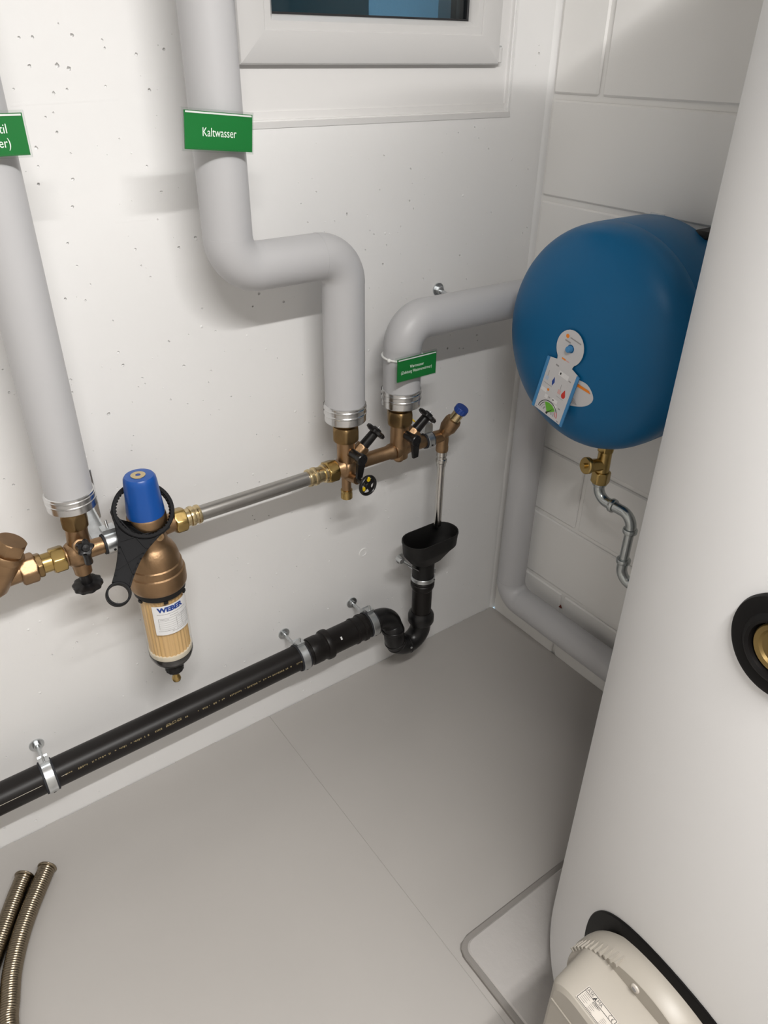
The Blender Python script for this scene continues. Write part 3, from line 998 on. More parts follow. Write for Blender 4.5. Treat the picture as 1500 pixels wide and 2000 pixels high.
# --- distribution manifold: two slanted-seat valves on one bronze body
M0, R0 = -0.6135, -0.4735
man = thing('valve_manifold', (M0, YP, 0.66), 'bronze manifold carrying two slanted valves with black handwheels below the insulated pipes', 'valve manifold')
g = MB()
g.sphere((M0, YP, ZP - 0.003), 0.0245, 28, 18, (1.0, 1.0, 1.02))
g.cyl((M0, YP, ZP), (M0, YP, 0.812), 0.0185, 0.0195)
g.lathe((M0 - 0.034, YP, ZP), (1, 0, 0), [(0.0150, 0), (0.0150, 0.014), (0.0215, 0.020), (0.0215, 0.028), (0.019, 0.032)], 32)
g.build('body', 'bronze', man, angle=50)
MB().lathe((M0 + 0.010, YP, ZP), (1, 0, 0), [(0.0205, 0), (0.0170, 0.016), (0.0155, 0.024), (0.0155, 0.100), (0.018, 0.106), (0.018, 0.112), (0.0155, 0.116)], 32).build('cross_pipe', 'bronze', man, angle=30)
g = MB()
g.cyl((R0, YP, ZP - 0.018), (R0, YP, 0.812), 0.0205, 0.0200)
g.lathe((R0, YP, ZP - 0.030), (0, 0, 1), [(0.0, 0), (0.008, 0.001), (0.011, 0.004), (0.013, 0.012), (0.0195, 0.016)], 28)
g.lathe((R0 - 0.016, YP, ZP), (1, 0, 0), [(0.0190, 0), (0.0205, 0.006), (0.0205, 0.026), (0.0165, 0.034), (0.0150, 0.042), (0.0150, 0.125)], 32)
g.build('body', 'bronze', man, angle=40)
for x0 in (M0, R0):
    MB().hexn((x0, YP, 0.807), (x0, YP, 0.840), 0.0300, 0.008, rot=0.5).build('union_nut', 'bronze_dark', man)
    MB().cyl((x0, YP, 0.840), (x0, YP, 0.868), 0.0190).build('nipple', 'bronze_dark', man)
slanted_valve(man, M0, ZP)
slanted_valve(man, R0, ZP)
lever_cock(man, M0 + 0.002, -0.136, -0.172, 0.783, (M0 + 0.000, -0.164, 0.738))
lever_cock(man, R0 + 0.004, -0.136, -0.170, 0.786, (R0 + 0.006, -0.166, 0.744))
union_hex(man, M0 - 0.052, M0 - 0.027, 0.0250, 'brass', rot=0.4)
# drain cock below the first valve
g = MB()
g.tube([(M0, YP, ZP - 0.018), (M0, YP, 0.685)], 0.0105, 24)
g.tube([(M0, YP, 0.722), (M0, YP - 0.012, 0.724), (M0, -0.158, 0.730)], 0.0098, 24)
g.build('drain_branch', 'bronze', man, angle=50)
MB().lathe((M0, YP, 0.666), (0, 0, 1), [(0.0, 0), (0.0118, 0.0), (0.0128, 0.001), (0.0128, 0.013), (0.0122, 0.015), (0.0122, 0.017), (0.0128, 0.018), (0.0128, 0.021), (0.0105, 0.022)], 28).build('drain_cap', 'brass', man)
axw = V(0.10, -0.98, 0.05).normalized()
wc = V(M0 + 0.004, -0.190, 0.731)
MB().cyl((M0 + 0.001, -0.156, 0.730), wc, 0.0060).build('drain_spindle', 'black_plastic', man)
g = MB()
g.torus(wc, axw, 0.0195, 0.0034, 40, 10, 1.3)
g.lathe(wc - axw * 0.004, axw, [(0.0, 0), (0.0075, 0), (0.0085, 0.004), (0.006, 0.008), (0, 0.008)], 24)
_, u_, v_ = frame(axw)
for k in range(4):
    t = k * PI / 2 + 0.5
    d = u_ * math.cos(t) + v_ * math.sin(t)
    g.obox(wc + d * 0.0125, d, axw, axw.cross(d), 0.0075, 0.0018, 0.0042)
g.build('drain_handwheel', 'black_plastic', man)
for dx, dz in ((0.000, 0.016), (-0.0125, -0.0035)):
    c = wc + V(dx, -0.0035, dz)
    MB().prism([(0.0045 * math.cos(t) * (1.0 if math.sin(t) < 0 else 0.75), 0.0060 * math.sin(t)) for t in [k * PI / 6 for k in range(12)]], c, (1, 0, 0), (0, -0.2, 0.98), 0.002).build('yellow_tab', 'yellow', man)
yc_ = V(R0 + 0.026, -0.124, 0.812)
MB().lathe(yc_ - V(0, 0, 0), S45, [(0.0, 0), (0.0095, 0), (0.0095, 0.003), (0, 0.0035)], 24).build('yellow_tab', 'yellow', man)

# --- left cross valve
C0 = -1.1775
cv_ = thing('cross_valve', (C0, YP, 0.67), 'bronze cross valve with black knobs below the leftmost insulated riser', 'valve')
g = MB()
g.sphere((C0, YP, ZP), 0.0250, 28, 18)
g.cyl((C0 + 0.006, YP, ZP), (C0 + 0.010, YP, 0.800), 0.0195, 0.0180)
g.cyl((C0, YP, ZP), (C0 + 0.062, YP, ZP), 0.0165, 0.0150)
g.cyl((C0, YP, ZP), (C0 - 0.022, YP, ZP), 0.0205, 0.0170)
g.cyl((C0 + 0.003, YP, ZP), (C0 + 0.004, YP, ZP - 0.042), 0.0175, 0.0150)
g.build('body', 'bronze', cv_, angle=50)
MB().hexn((C0 + 0.010, YP, 0.797), (C0 + 0.010, YP, 0.828), 0.0240, 0.007, rot=0.2).build('union_nut', 'bronze_dark', cv_)
MB().cyl((C0 + 0.011, YP, 0.818), (C0 + 0.012, YP, 0.868), 0.0150).build('nipple', 'bronze_dark', cv_)
union_hex(cv_, C0 - 0.043, C0 - 0.020, 0.0240, 'brass', rot=0.35)
lz = V(0.06, 0.02, -1.0).normalized()
lo_ = V(C0 + 0.004, YP, ZP - 0.040)
MB().cyl(lo_, lo_ + lz * 0.030, 0.0105, 0.0100, ch=0.001).build('stem_sleeve', 'black_plastic', cv_)
kk = knob(cv_, lo_ + lz * 0.031, lz, 0.0268, 0.012, lobes=10, depth=0.08)
d0 = V(0, -0.90, 0.43).normalized()
b0 = V(C0 + 0.004, -0.132, 0.768)
MB().lathe(b0, d0, [(0.0110, -0.012), (0.0110, 0.010), (0.0125, 0.012), (0.0125, 0.016), (0.009, 0.018)], 28).build('cock_boss', 'bronze', cv_)
MB().cyl(b0 + d0 * 0.014, b0 + d0 * 0.048, 0.0096, 0.0100, ch=0.001).build('cock_body', 'black_plastic', cv_)
hk = b0 + d0 * 0.054
knob(cv_, hk, d0, 0.0150, 0.013, lobes=5, depth=0.28, name='cock_knob')
g = MB()
g.tube([hk + V(0, 0, -0.008), hk + V(0.001, 0.004, -0.022), hk + V(0.0025, 0.010, -0.036)], 0.0075, 14, rfun=lambda k: (0.0085, 0.0065, 0.0072)[k])
g.build('lever', 'black_plastic', cv_)

# --- bronze strainer, cut by the left picture edge
ys_ = thing('y_strainer', (-1.300, YP, 0.70), 'bronze Y-shaped strainer with hexagonal cap at the left picture edge', 'strainer')
g = MB()
g.lathe((-1.395, YP, ZP), (1, 0, 0), [(0.0, 0), (0.0200, 0), (0.0205, 0.03), (0.024, 0.05), (0.024, 0.085), (0.0195, 0.100), (0.0185, 0.128)], 32)
ya = V(0.52, -0.10, 0.85).normalized()
yo = V(-1.318, YP, ZP - 0.012)
g.lathe(yo, ya, [(0.0, -0.018), (0.018, -0.014), (0.0255, 0.0), (0.0265, 0.040), (0.0275, 0.056), (0.0265, 0.060)], 36)
g.build('body', 'bronze', ys_, angle=40)
MB().hexn((-1.412, YP, ZP), (-1.388, YP, ZP), 0.0255, 0.003).build('union_nut', 'bronze', ys_)
MB().cyl((XL + 0.001, YP, ZP), (-1.410, YP, ZP), 0.0160, seg=36).build('inlet_pipe', 'steel', ys_)
c = MB()
c.lathe(yo, ya, [(0.0, 0.058), (0.0285, 0.058), (0.0290, 0.061), (0.0290, 0.068), (0.0275, 0.071), (0.0, 0.071)], 36)
c.hexn(yo + ya * 0.070, yo + ya * 0.094, 0.0262, 0.004, rot=0.2)
c.build('cap', 'bronze', ys_, angle=30)
text('SCHU', 0.0105, yo + V(0.004, -0.0255, 0.018), (0.9, 0.0, -0.43), (0.43, -0.06, 0.9), 'bronze_dark', ys_, name='cast_lettering')
MB().hexn((-1.272, YP, ZP), (-1.245, YP, ZP), 0.0262, 0.003, rot=0.1).build('union_nut', 'bronze', ys_)
MB().hexn((-1.2452, YP, ZP), (-1.2355, YP, ZP), 0.0225, 0.002, rot=0.45).build('lock_nut', 'bronze_dark', ys_)
MB().cyl((-1.237, YP, ZP), (-1.219, YP, ZP), 0.0172).build('brass_sleeve', 'brass', ys_)

# --- steel pipe between filter and manifold
sp = thing('steel_pipe', (-0.83, YP, ZP - 0.016), 'straight stainless steel pipe between filter and manifold with brass press fittings', 'pipe')
MB().cyl((-0.962, YP, ZP), (-0.694, YP, ZP), 0.0150, seg=40).build('tube', 'steel', sp)
pf = [(0.0150, 0.0), (0.0182, 0.0005), (0.0188, 0.003), (0.0188, 0.006), (0.0172, 0.0075), (0.0172, 0.012), (0.0192, 0.0135), (0.0198, 0.017), (0.0192, 0.0205), (0.0172, 0.022), (0.0172, 0.032), (0.0165, 0.036)]
MB().lathe((-0.709, YP, ZP), (1, 0, 0), pf + [(0.0195, 0.037), (0.0195, 0.043), (0.0, 0.044)], 36).build('press_fitting', 'brass_pale', sp, angle=25)
MB().lathe((-0.947, YP, ZP), (-1, 0, 0), pf[:-1] + [(0.0165, 0.034), (0.0, 0.034)], 36).build('press_fitting', 'brass_pale', sp, angle=25)

# ================================================================== water filter
FX, FY = -1.048, -0.120
fl = thing('water_filter', (FX, FY, 0.372), 'bronze water filter with blue cap and clear bowl showing pleated cartridge', 'water filter')
zc = (0, 0, 1)
g = MB()
g.lathe((FX, FY, 0), zc, [(0.030, 0.628), (0.0515, 0.628), (0.0530, 0.631), (0.0537, 0.636), (0.0537, 0.658), (0.0525, 0.6615), (0.0500, 0.6635), (0.0498, 0.674), (0.0490, 0.6775), (0.0468, 0.6795), (0.0458, 0.690), (0.0432, 0.701), (0.0390, 0.710), (0.0340, 0.7165), (0.0315, 0.7200), (0.0300, 0.728), (0.0300, 0.742), (0.0315, 0.754), (0.0345, 0.761), (0.0352, 0.764), (0.0352, 0.780), (0.0335, 0.783), (0.020, 0.784)], 56)
g.build('head', 'bronze', fl, angle=32)
g = MB()
g.cyl((FX - 0.055, YP, ZP), (FX - 0.02, YP, ZP), 0.0165, 0.019)
g.cyl((FX + 0.02, YP, ZP), (FX + 0.052, YP, ZP), 0.020, 0.0175)
g.cyl((FX + 0.006, FY - 0.024, 0.745), (FX + 0.006, FY - 0.0385, 0.750), 0.0085, 0.0075)
g.build('head_ports', 'bronze', fl, angle=40)
MB().cyl((FX + 0.006, FY - 0.038, 0.7498), (FX + 0.006, FY - 0.0395, 0.7503), 0.0035, seg=16).build('port_plug', 'bronze_dark', fl)
MB().hexn((FX + 0.048, YP, ZP), (FX + 0.071, YP, ZP), 0.0240, 0.003, rot=0.3).build('union_nut', 'brass', fl)
MB().hexn((FX - 0.062, YP, ZP), (FX - 0.050, YP, ZP), 0.0205, 0.003, rot=0.1).build('union_nut', 'brass', fl)


def capf(t, r, h):
    return r * (1 - 0.012 * (0.5 - 0.5 * math.cos(10 * t))) if h < 0.85 else r


cap = MB().lathe((FX, FY, 0), zc, [(0.0, 0.780), (0.0335, 0.780), (0.0335, 0.792), (0.0310, 0.820), (0.0292, 0.849), (0.0280, 0.857), (0.0250, 0.861), (0.012, 0.863), (0.0, 0.863)], 60, rf=capf).build('blue_cap', 'blue_plastic', fl, angle=40)
MB().lathe((FX - 0.002, FY - 0.002, 0.8620), zc, [(0.0045, 0), (0.0045, 0.0018), (0.0128, 0.0018), (0.0130, 0.0008)], 32).build('dial_disc', 'brass_pale', cap)
MB().lathe((FX - 0.002, FY - 0.002, 0.8632), zc, [(0.0042, 0), (0.0038, 0.0006), (0.0, 0.0003)], 20).build('dial_centre', 'blue_cap', cap)
MB().lathe((FX, FY, 0), zc, [(0.040, 0.613), (0.0470, 0.613), (0.0485, 0.616), (0.0485, 0.629), (0.040, 0.629)], 56).build('clamping_ring', 'black_matte', fl)
for a in (200, 262, 318):
    t = math.radians(a)
    MB().obox((FX + 0.0475 * math.cos(t), FY + 0.0475 * math.sin(t), 0.6115), (-math.sin(t), math.cos(t), 0), (math.cos(t), math.sin(t), 0), (0, 0, 1), 0.004, 0.0018, 0.003).build('ring_lug', 'black_matte', fl)
MB().lathe((FX, FY, 0), zc, [(0.0445, 0.615), (0.0445, 0.470), (0.0435, 0.455), (0.0415, 0.446)], 56).build('clear_bowl', 'clear_bowl', fl)
MB().lathe((FX, FY, 0), zc, [(0.0, 0.470), (0.0405, 0.470), (0.0405, 0.613), (0.0, 0.613)], 180, rf=lambda t, r, h: r - (0.0022 * (0.5 + 0.5 * math.cos(30 * t + 0.4 * math.sin(7 * t))) if r > 0.01 else 0)).build('pleated_cartridge', 'filter_paper', fl, angle=60)
MB().lathe((FX, FY, 0), zc, [(0.030, 0.459), (0.0415, 0.459), (0.0425, 0.461), (0.0425, 0.471), (0.030, 0.472)], 48).build('cartridge_foot', 'cream', fl)
MB().lathe((FX, FY, 0), zc, [(0.010, 0.424), (0.021, 0.425), (0.030, 0.431), (0.0375, 0.440), (0.0430, 0.4535), (0.0435, 0.459), (0.041, 0.460), (0.010, 0.460)], 56).build('bottom_cup', 'black_plastic', fl, angle=40)
MB().lathe((FX, FY, 0), zc, [(0.009, 0.399), (0.0165, 0.400), (0.0190, 0.404), (0.0190, 0.418), (0.0150, 0.422), (0.0140, 0.427)], 64, rf=lambda t, r, h: r * (1 - (0.05 * (0.5 + 0.5 * math.cos(16 * t)) if r > 0.016 else 0))).build('drain_knob', 'black_matte', fl, angle=30)
MB().lathe((FX, FY, 0), zc, [(0.0, 0.3675), (0.0045, 0.3680), (0.0082, 0.3715), (0.0095, 0.3765), (0.0085, 0.3815), (0.0062, 0.3845), (0.0062, 0.4005)], 32).build('drain_nozzle', 'brass', fl)
# cast lettering suggestion on the bronze rim is relief only
g = MB()
# service sticker wrapped on the bowl
SA0, SA1 = math.radians(226), math.radians(325)
RS = 0.0449


def bowlp(a, z, off=0.0):
    return V(FX + (RS + off) * math.cos(a), FY + (RS + off) * math.sin(a), z)


SZ0, SZ1 = 0.532, 0.602
g = MB()
n = 20
for k in range(n + 1):
    a = SA0 + (SA1 - SA0) * k / n
    g.v += [bowlp(a, SZ0), bowlp(a, SZ1)]
for k in range(n):
    g.f.append((2 * k, 2 * k + 2, 2 * k + 3, 2 * k + 1))
st = g.build('service_sticker', 'sticker', fl)
st['label'] = 'white service sticker with blue lettering'


def wrap_text(body, size, a_mid, z, m_, bold=0.0, fitw=None, name='lettering'):
    o_ = text(body, size, (0, 0, 0), (1, 0, 0), (0, 1, 0), m_, fl, name, fitw=fitw, bold=bold)
    base = ORIGIN['water_filter']
    for v in o_.data.vertices:
        q = v.co + base
        v.co = bowlp(a_mid + q.x / RS, z + q.y, 0.0004) - base
    return o_


AM = (SA0 + SA1) / 2
wrap_text('WEBER', 0.0145, math.radians(271), 0.5925, 'ink_blue', bold=0.0008, fitw=0.053)


def wrap_line(a0, z0, a1, z1, w_, m_, mbuf):
    n_ = max(1, int(abs(a1 - a0) / 0.08))
    i0 = len(mbuf.v)
    for k in range(n_ + 1):
        t = k / n_
        a, z = a0 + (a1 - a0) * t, z0 + (z1 - z0) * t
        if abs(a1 - a0) > 1e-6:
            mbuf.v += [bowlp(a, z - w_, 0.0004), bowlp(a, z + w_, 0.0004)]
        else:
            mbuf.v += [bowlp(a - w_ / RS, z, 0.0004), bowlp(a + w_ / RS, z, 0.0004)]
    if n_ == 1 and abs(a1 - a0) < 1e-6:
        mbuf.f.append((i0, i0 + 1, i0 + 3, i0 + 2))
    else:
        for k in range(n_):
            mbuf.f.append((i0 + 2 * k, i0 + 2 * k + 2, i0 + 2 * k + 3, i0 + 2 * k + 1))


g = MB()
TA0, TA1 = SA0 + 0.20, SA1 - 0.10
wrap_line(TA0, 0.5720, TA1, 0.5720, 0.0003, '', g)
for z in (0.5660, 0.5610, 0.5560, 0.5510, 0.5460):
    wrap_line(TA0, z, TA1, z, 0.00022, '', g)
for a in (TA0, TA0 + 0.76, TA0 + 1.02, TA1):
    wrap_line(a, 0.5460, a, 0.5720, 0.0003, '', g)
g.build('form_rules', 'ink_grey', fl, smooth=False)['kind'] = 'stuff'
g = MB()
for a, b, z in ((TA0 - 0.02, TA1 - 0.12, 0.5823), (TA0 + 0.50, TA0 + 0.90, 0.5770), (TA0 + 0.08, TA0 + 0.42, 0.5690), (TA0 + 0.82, TA0 + 0.95, 0.5690), (TA0 - 0.06, TA0 + 0.62, 0.5420), (TA0 + 0.72, TA1, 0.5425), (TA0 + 0.50, TA0 + 1.25, 0.5385)):
    q = a
    while q < b:
        l_ = rng.uniform(0.02, 0.05)
        wrap_line(q, z, min(b, q + l_), z, 0.00055, '', g)
        q += l_ + 0.014
for k in range(6):
    wrap_line(TA0 + 1.06 + k * 0.032, 0.5680 + 0.0008 * (k % 2), TA0 + 1.08 + k * 0.032, 0.5710, 0.0005, '', g)
g.build('small_print', 'ink_grey', fl, smooth=False)['kind'] = 'stuff'

# --- ring spanner hanging over the filter head
wd = V(0, -0.7071, -0.7071)
wn = V(0, -0.7071, 0.7071)
wx = V(1, 0, 0)
wo = V(-1.052, -0.120, 0.790)
wr = thing('filter_wrench', wo + wd * 0.13, 'black plastic ring wrench hanging around the filter below its blue cap', 'wrench')
g = MB()
g.ring(wo, wn, 0.0475, 0.0540, 0.016, 64, 0.0015)
g.build('ring', 'wrench_plastic', wr, angle=35)
g = MB()
for k in range(46):
    t = 2 * PI * k / 46
    d = wx * math.cos(t) + wd * math.sin(t)
    s = wx * -math.sin(t) + wd * math.cos(t)
    p0 = wo + d * 0.0478
    g.add([p0 - s * 0.0022 - wn * 0.004, p0 + s * 0.0022 - wn * 0.004, p0 - d * 0.0026 - wn * 0.004, p0 - s * 0.0022 + wn * 0.005, p0 + s * 0.0022 + wn * 0.005, p0 - d * 0.0026 + wn * 0.005],
          [(0, 1, 2), (5, 4, 3), (0, 3, 4, 1), (1, 4, 5, 2), (2, 5, 3, 0)])
g.build('inner_teeth', 'wrench_plastic', wr, smooth=False)
he = (-0.092, 0.128)
hr, hi = 0.0208, 0.0172


def tangent(cx, cy, r, px_, py_, s):
    """tangent from circle 1 (0,0,R) to circle 2"""
    pass


dx, dy = he
L = math.hypot(dx, dy)
ax_ = (dx / L, dy / L)
pn = (-ax_[1], ax_[0])
pl, pr_ = [], []
for k in range(13):
    t = k / 12
    s = 0.018 + (L - 0.0365) * t
    wl = 0.0365 * (1 - t) ** 2.4 + 0.0142
    wr_ = 0.0365 * (1 - t) ** 2.4 + 0.0142
    pl.append((ax_[0] * s + pn[0] * wl, ax_[1] * s + pn[1] * wl))
    pr_.append((ax_[0] * s - pn[0] * wr_, ax_[1] * s - pn[1] * wr_))
# webs: thin plate, thicker rims
plate_end = 13
poly = []
# start arc along the outside of the ring
a_l = math.atan2(pl[0][1], pl[0][0])
a_r = math.atan2(pr_[0][1], pr_[0][0])
for k in range(9):
    a = a_r + ((a_l - a_r + PI) % (2 * PI) - PI) * k / 8
    poly.append((0.0535 * math.cos(a), 0.0535 * math.sin(a)))
poly += pl[:plate_end]
poly += pr_[:plate_end][::-1]
MB().prism(poly, wo, wx, wd, 0.005).build('handle_web', 'wrench_plastic', wr, angle=35)


def bar2(g, a, b, w_, h_):
    A = wo + wx * a[0] + wd * a[1]
    B = wo + wx * b[0] + wd * b[1]
    d = (B - A)
    ln = d.length
    d.normalize()
    g.obox((A + B) / 2, d, wn, d.cross(wn), ln / 2 + w_ * 0.4, h_ / 2, w_ / 2)


g = MB()
for side in (pl, pr_):
    for k in range(plate_end - 1):
        bar2(g, side[k], side[k + 1], 0.0032, 0.012)
g.build('handle_rim', 'wrench_plastic', wr)
g = MB()
mids = [((pl[k][0] + pr_[k][0]) / 2, (pl[k][1] + pr_[k][1]) / 2) for k in range(13)]
bar2(g, pl[0], pr_[5], 0.0022, 0.0085)
bar2(g, pr_[0], pl[5], 0.0022, 0.0085)
bar2(g, pl[5], pr_[10], 0.0022, 0.0085)
bar2(g, pr_[5], pl[10], 0.0022, 0.0085)
g.build('handle_rib', 'wrench_plastic', wr)
g = MB()
g.ring(wo + wx * he[0] + wd * he[1], wn, hi, hr, 0.0180, 40, 0.0012)
g.build('hanging_eye', 'wrench_plastic', wr, angle=35)

# ================================================================== safety valve and its drain tube
SX = -0.3470
sv = thing('safety_valve', (SX, YP, 0.49), 'bronze safety valve with blue ribbed cap and thin steel discharge tube', 'safety valve')
sa = V(0.30, -0.40, 0.865).normalized()
so = V(SX - 0.004, YP, ZP - 0.002)
g = MB()
g.cyl((SX - 0.030, YP, ZP), (SX, YP, ZP), 0.0140, 0.0150)
g.lathe((SX, YP, 0.703), (0, 0, 1), [(0.0, 0), (0.0135, 0.0), (0.0148, 0.002), (0.0148, 0.012), (0.0138, 0.016), (0.0145, 0.030), (0.0135, 0.045)], 32)
g.lathe(so, sa, [(0.0125, -0.006), (0.0135, 0.012), (0.0178, 0.024), (0.0195, 0.028), (0.0195, 0.048), (0.0175, 0.054), (0.0135, 0.056)], 36)
g.build('body', 'bronze', sv, angle=40)
MB().lathe(so, sa, [(0.0, 0.055), (0.0135, 0.055), (0.0130, 0.057), (0.0130, 0.078), (0.0, 0.078)], 32).build('spring_housing', 'brass_pale', sv)
MB().lathe(so, sa, [(0.0, 0.077), (0.0150, 0.077), (0.0160, 0.0785), (0.0158, 0.089), (0.0145, 0.0905), (0.0, 0.0910)], 72, rf=lambda t, r, h: r * (1 - (0.055 * (0.5 + 0.5 * math.cos(18 * t)) if r > 0.0152 else 0))).build('cap', 'blue_cap', sv, angle=25)
MB().lathe((SX, YP, 0), (0, 0, 1), [(0.0090, 0.705), (0.0128, 0.704), (0.0128, 0.692), (0.0112, 0.690), (0.0112, 0.684), (0.0130, 0.682), (0.0135, 0.678), (0.0130, 0.674), (0.0112, 0.672), (0.0108, 0.664), (0.0090, 0.663)], 32).build('press_fitting', 'chrome_tube', sv, angle=25)
g = MB()
g.lathe((SX, YP, 0), (0, 0, 1), [(0.0078, 0.497), (0.0090, 0.497), (0.0090, 0.668)], 32)
g.lathe((SX, YP, 0), (0, 0, 1), [(0.0079, 0.496), (0.0079, 0.52)], 24)
g.build('discharge_tube', 'chrome_tube', sv)


# ================================================================== clamps
def hdisc(g, c, axis, r, h):
    a = Vector(axis).normalized()
    g.lathe(Vector(c), a, [(0.0, 0), (r, 0), (r * 0.96, h), (0.0, h * 1.2)], 28)


def pipe_clamp(x, y, z, axis, r, label, grp, rod_z=None, width=0.018, rubber='rubber', wing=True, scr=0.0, zinc='zinc', z_wall=None, rod=True, xw=None):
    root = thing('pipe_clamp', (x, 0.0, z if z_wall is None else z_wall), label, 'pipe clamp', grp)
    MB().ring((x, y, z), axis, r + 0.0002, r + 0.0028, width + 0.008, 44, 0.0006).build('rubber_liner', rubber, root)
    b = MB().ring((x, y, z), axis, r + 0.0026, r + 0.0044, width, 44, 0.0005).build('band', zinc, root)
    return root, b


for i, (x, z, lbl) in enumerate(((-1.3275, 0.2330, 'zinc pipe clamp on the black drain near the left picture edge'), (-0.7335, 0.2425, 'zinc pipe clamp on the black drain, middle one of three'), (-0.5300, 0.2480, 'zinc pipe clamp on the black drain next to the trap bend'))):
    y = -0.085
    root, b = pipe_clamp(x, y, z, (1, 0, 0), 0.0312, lbl, 'drain pipe clamps')
    # fastening rod from wall to band with wall flange
    g = MB()
    zr = z + 0.012
    g.cyl((x, -0.0005, zr), (x, y + 0.033, zr), 0.0042, seg=16)
    g.build('threaded_rod', 'zinc', root)
    g = MB()
    hdisc(g, (x, 0.0, zr), (0, -1, 0), 0.0155, 0.0025)
    g.build('wall_flange', 'zinc', root)
    MB().hexn((x, -0.002, zr), (x, -0.010, zr), 0.0085, 0.0015).build('flange_nut', 'zinc', root)
    # closing screw with lugs at the top
    g = MB()
    g.obox((x, y + 0.004, z + 0.0400), (1, 0, 0), (0, 1, 0), (0, 0, 1), 0.010, 0.0075, 0.0042)
    g.obox((x, y + 0.0255, z + 0.030), (1, 0, 0), V(0, 0.7, -0.7), V(0, 0.7, 0.7), 0.0095, 0.010, 0.004)
    g.build('lug', 'zinc', b)
    MB().cyl((x, y - 0.002, z + 0.030), (x, y + 0.004, z + 0.056), 0.0024, seg=12).build('closing_screw', 'zinc', b)
    a = math.radians(-62)
    MB().cyl((x, y - 0.0354 * math.cos(0.62), z - 0.0354 * math.sin(0.62)), (x, y - 0.0361 * math.cos(0.62), z - 0.0361 * math.sin(0.62)), 0.0026, seg=14).build('band_hole', 'black_matte', b)

# clamp on the left arm, with angled wall bracket
root, b = pipe_clamp(-1.1165, YP, ZP, (1, 0, 0), 0.0160, 'zinc pipe clamp with wall bracket between cross valve and water filter', 'valve row clamps', width=0.022)
g = MB()
g.obox((-1.1165, YP + 0.006, ZP + 0.0245), (1, 0, 0), (0, 1, 0), (0, 0, 1), 0.012, 0.010, 0.0042)
g.build('lug', 'zinc', b)
MB().cyl((-1.1165, YP + 0.002, ZP + 0.020), (-1.1165, YP + 0.012, ZP + 0.040), 0.0028, seg=12).build('closing_screw', 'zinc', b)
MB().cyl((-1.1165, YP - 0.0200 * math.cos(0.25), ZP - 0.0200 * math.sin(0.25)), (-1.1165, YP - 0.0212 * math.cos(0.25), ZP - 0.0212 * math.sin(0.25)), 0.0024, seg=14).build('band_hole', 'black_matte', b)
g = MB()
g.prism([(0.0, 0.075), (0.0, -0.018), (0.096, -0.006), (0.096, 0.008), (0.020, 0.030)], (-1.119, 0.0, ZP + 0.012), (0, -1, 0), (0, 0, 1), 0.003)
g.build('bracket_web', 'zinc', root)
g = MB()
g.cbox((-1.135, -0.0035, ZP - 0.012), (-1.100, 0.0, ZP + 0.092), 0.001)
g.build('bracket_plate', 'zinc', root)
g = MB()
g.obox((-1.130, -0.050, ZP + 0.018), (1, 0, 0), V(0, -0.95, -0.30).normalized(), V(0, -0.30, 0.95).normalized(), 0.013, 0.052, 0.0015)
g.build('bracket_arm', 'zinc', root)

# clamp on the right arm
root, b = pipe_clamp(-0.3920, YP, ZP, (1, 0, 0), 0.0152, 'zinc pipe clamp with dark rubber between right-hand valve and safety valve', 'valve row clamps', width=0.016)
g = MB()
g.prism([(-0.012, 0), (-0.009, 0.016), (-0.004, 0.021), (0.003, 0.018), (0.009, 0.021), (0.013, 0.016), (0.012, 0.0)], (-0.3920, YP + 0.004, ZP + 0.019), (1, 0, 0), (0, 0.15, 0.98), 0.014)
g.build('lug', 'zinc', b)
MB().cyl((-0.3920, 0.0, ZP + 0.008), (-0.3920, YP + 0.018, ZP + 0.008), 0.0045, seg=16).build('threaded_rod', 'zinc', root)
g = MB()
hdisc(g, (-0.3920, 0.0, ZP + 0.008), (0, -1, 0), 0.0155, 0.0025)
g.build('wall_flange', 'zinc', root)
MB().cyl((-0.3920, YP - 0.0192 * math.cos(0.3), ZP - 0.0192 * math.sin(0.3)), (-0.3920, YP - 0.0202 * math.cos(0.3), ZP - 0.0202 * math.sin(0.3)), 0.0024, seg=14).build('band_hole', 'black_matte', b)

# clamp hidden behind the right horizontal pipe: only its flange peeps out
root = thing('pipe_clamp', (-0.287, 0, 1.043), 'zinc wall flange peeping out above the right horizontal pipe', 'pipe clamp')
g = MB()
hdisc(g, (-0.287, 0.0, 1.043), (0, -1, 0), 0.0150, 0.0025)
g.build('wall_flange', 'zinc', root)
MB().hexn((-0.287, -0.002, 1.043), (-0.287, -0.012, 1.043), 0.0090, 0.0015).build('flange_nut', 'zinc', root)
MB().cyl((-0.287, -0.010, 1.041), (-0.287, -0.078, 1.036), 0.0042, seg=14).build('threaded_rod', 'zinc', root)

# ================================================================== black drain
DY = -0.085


def dz(x):
    return 0.2330 + (x + 1.33) * 0.0175


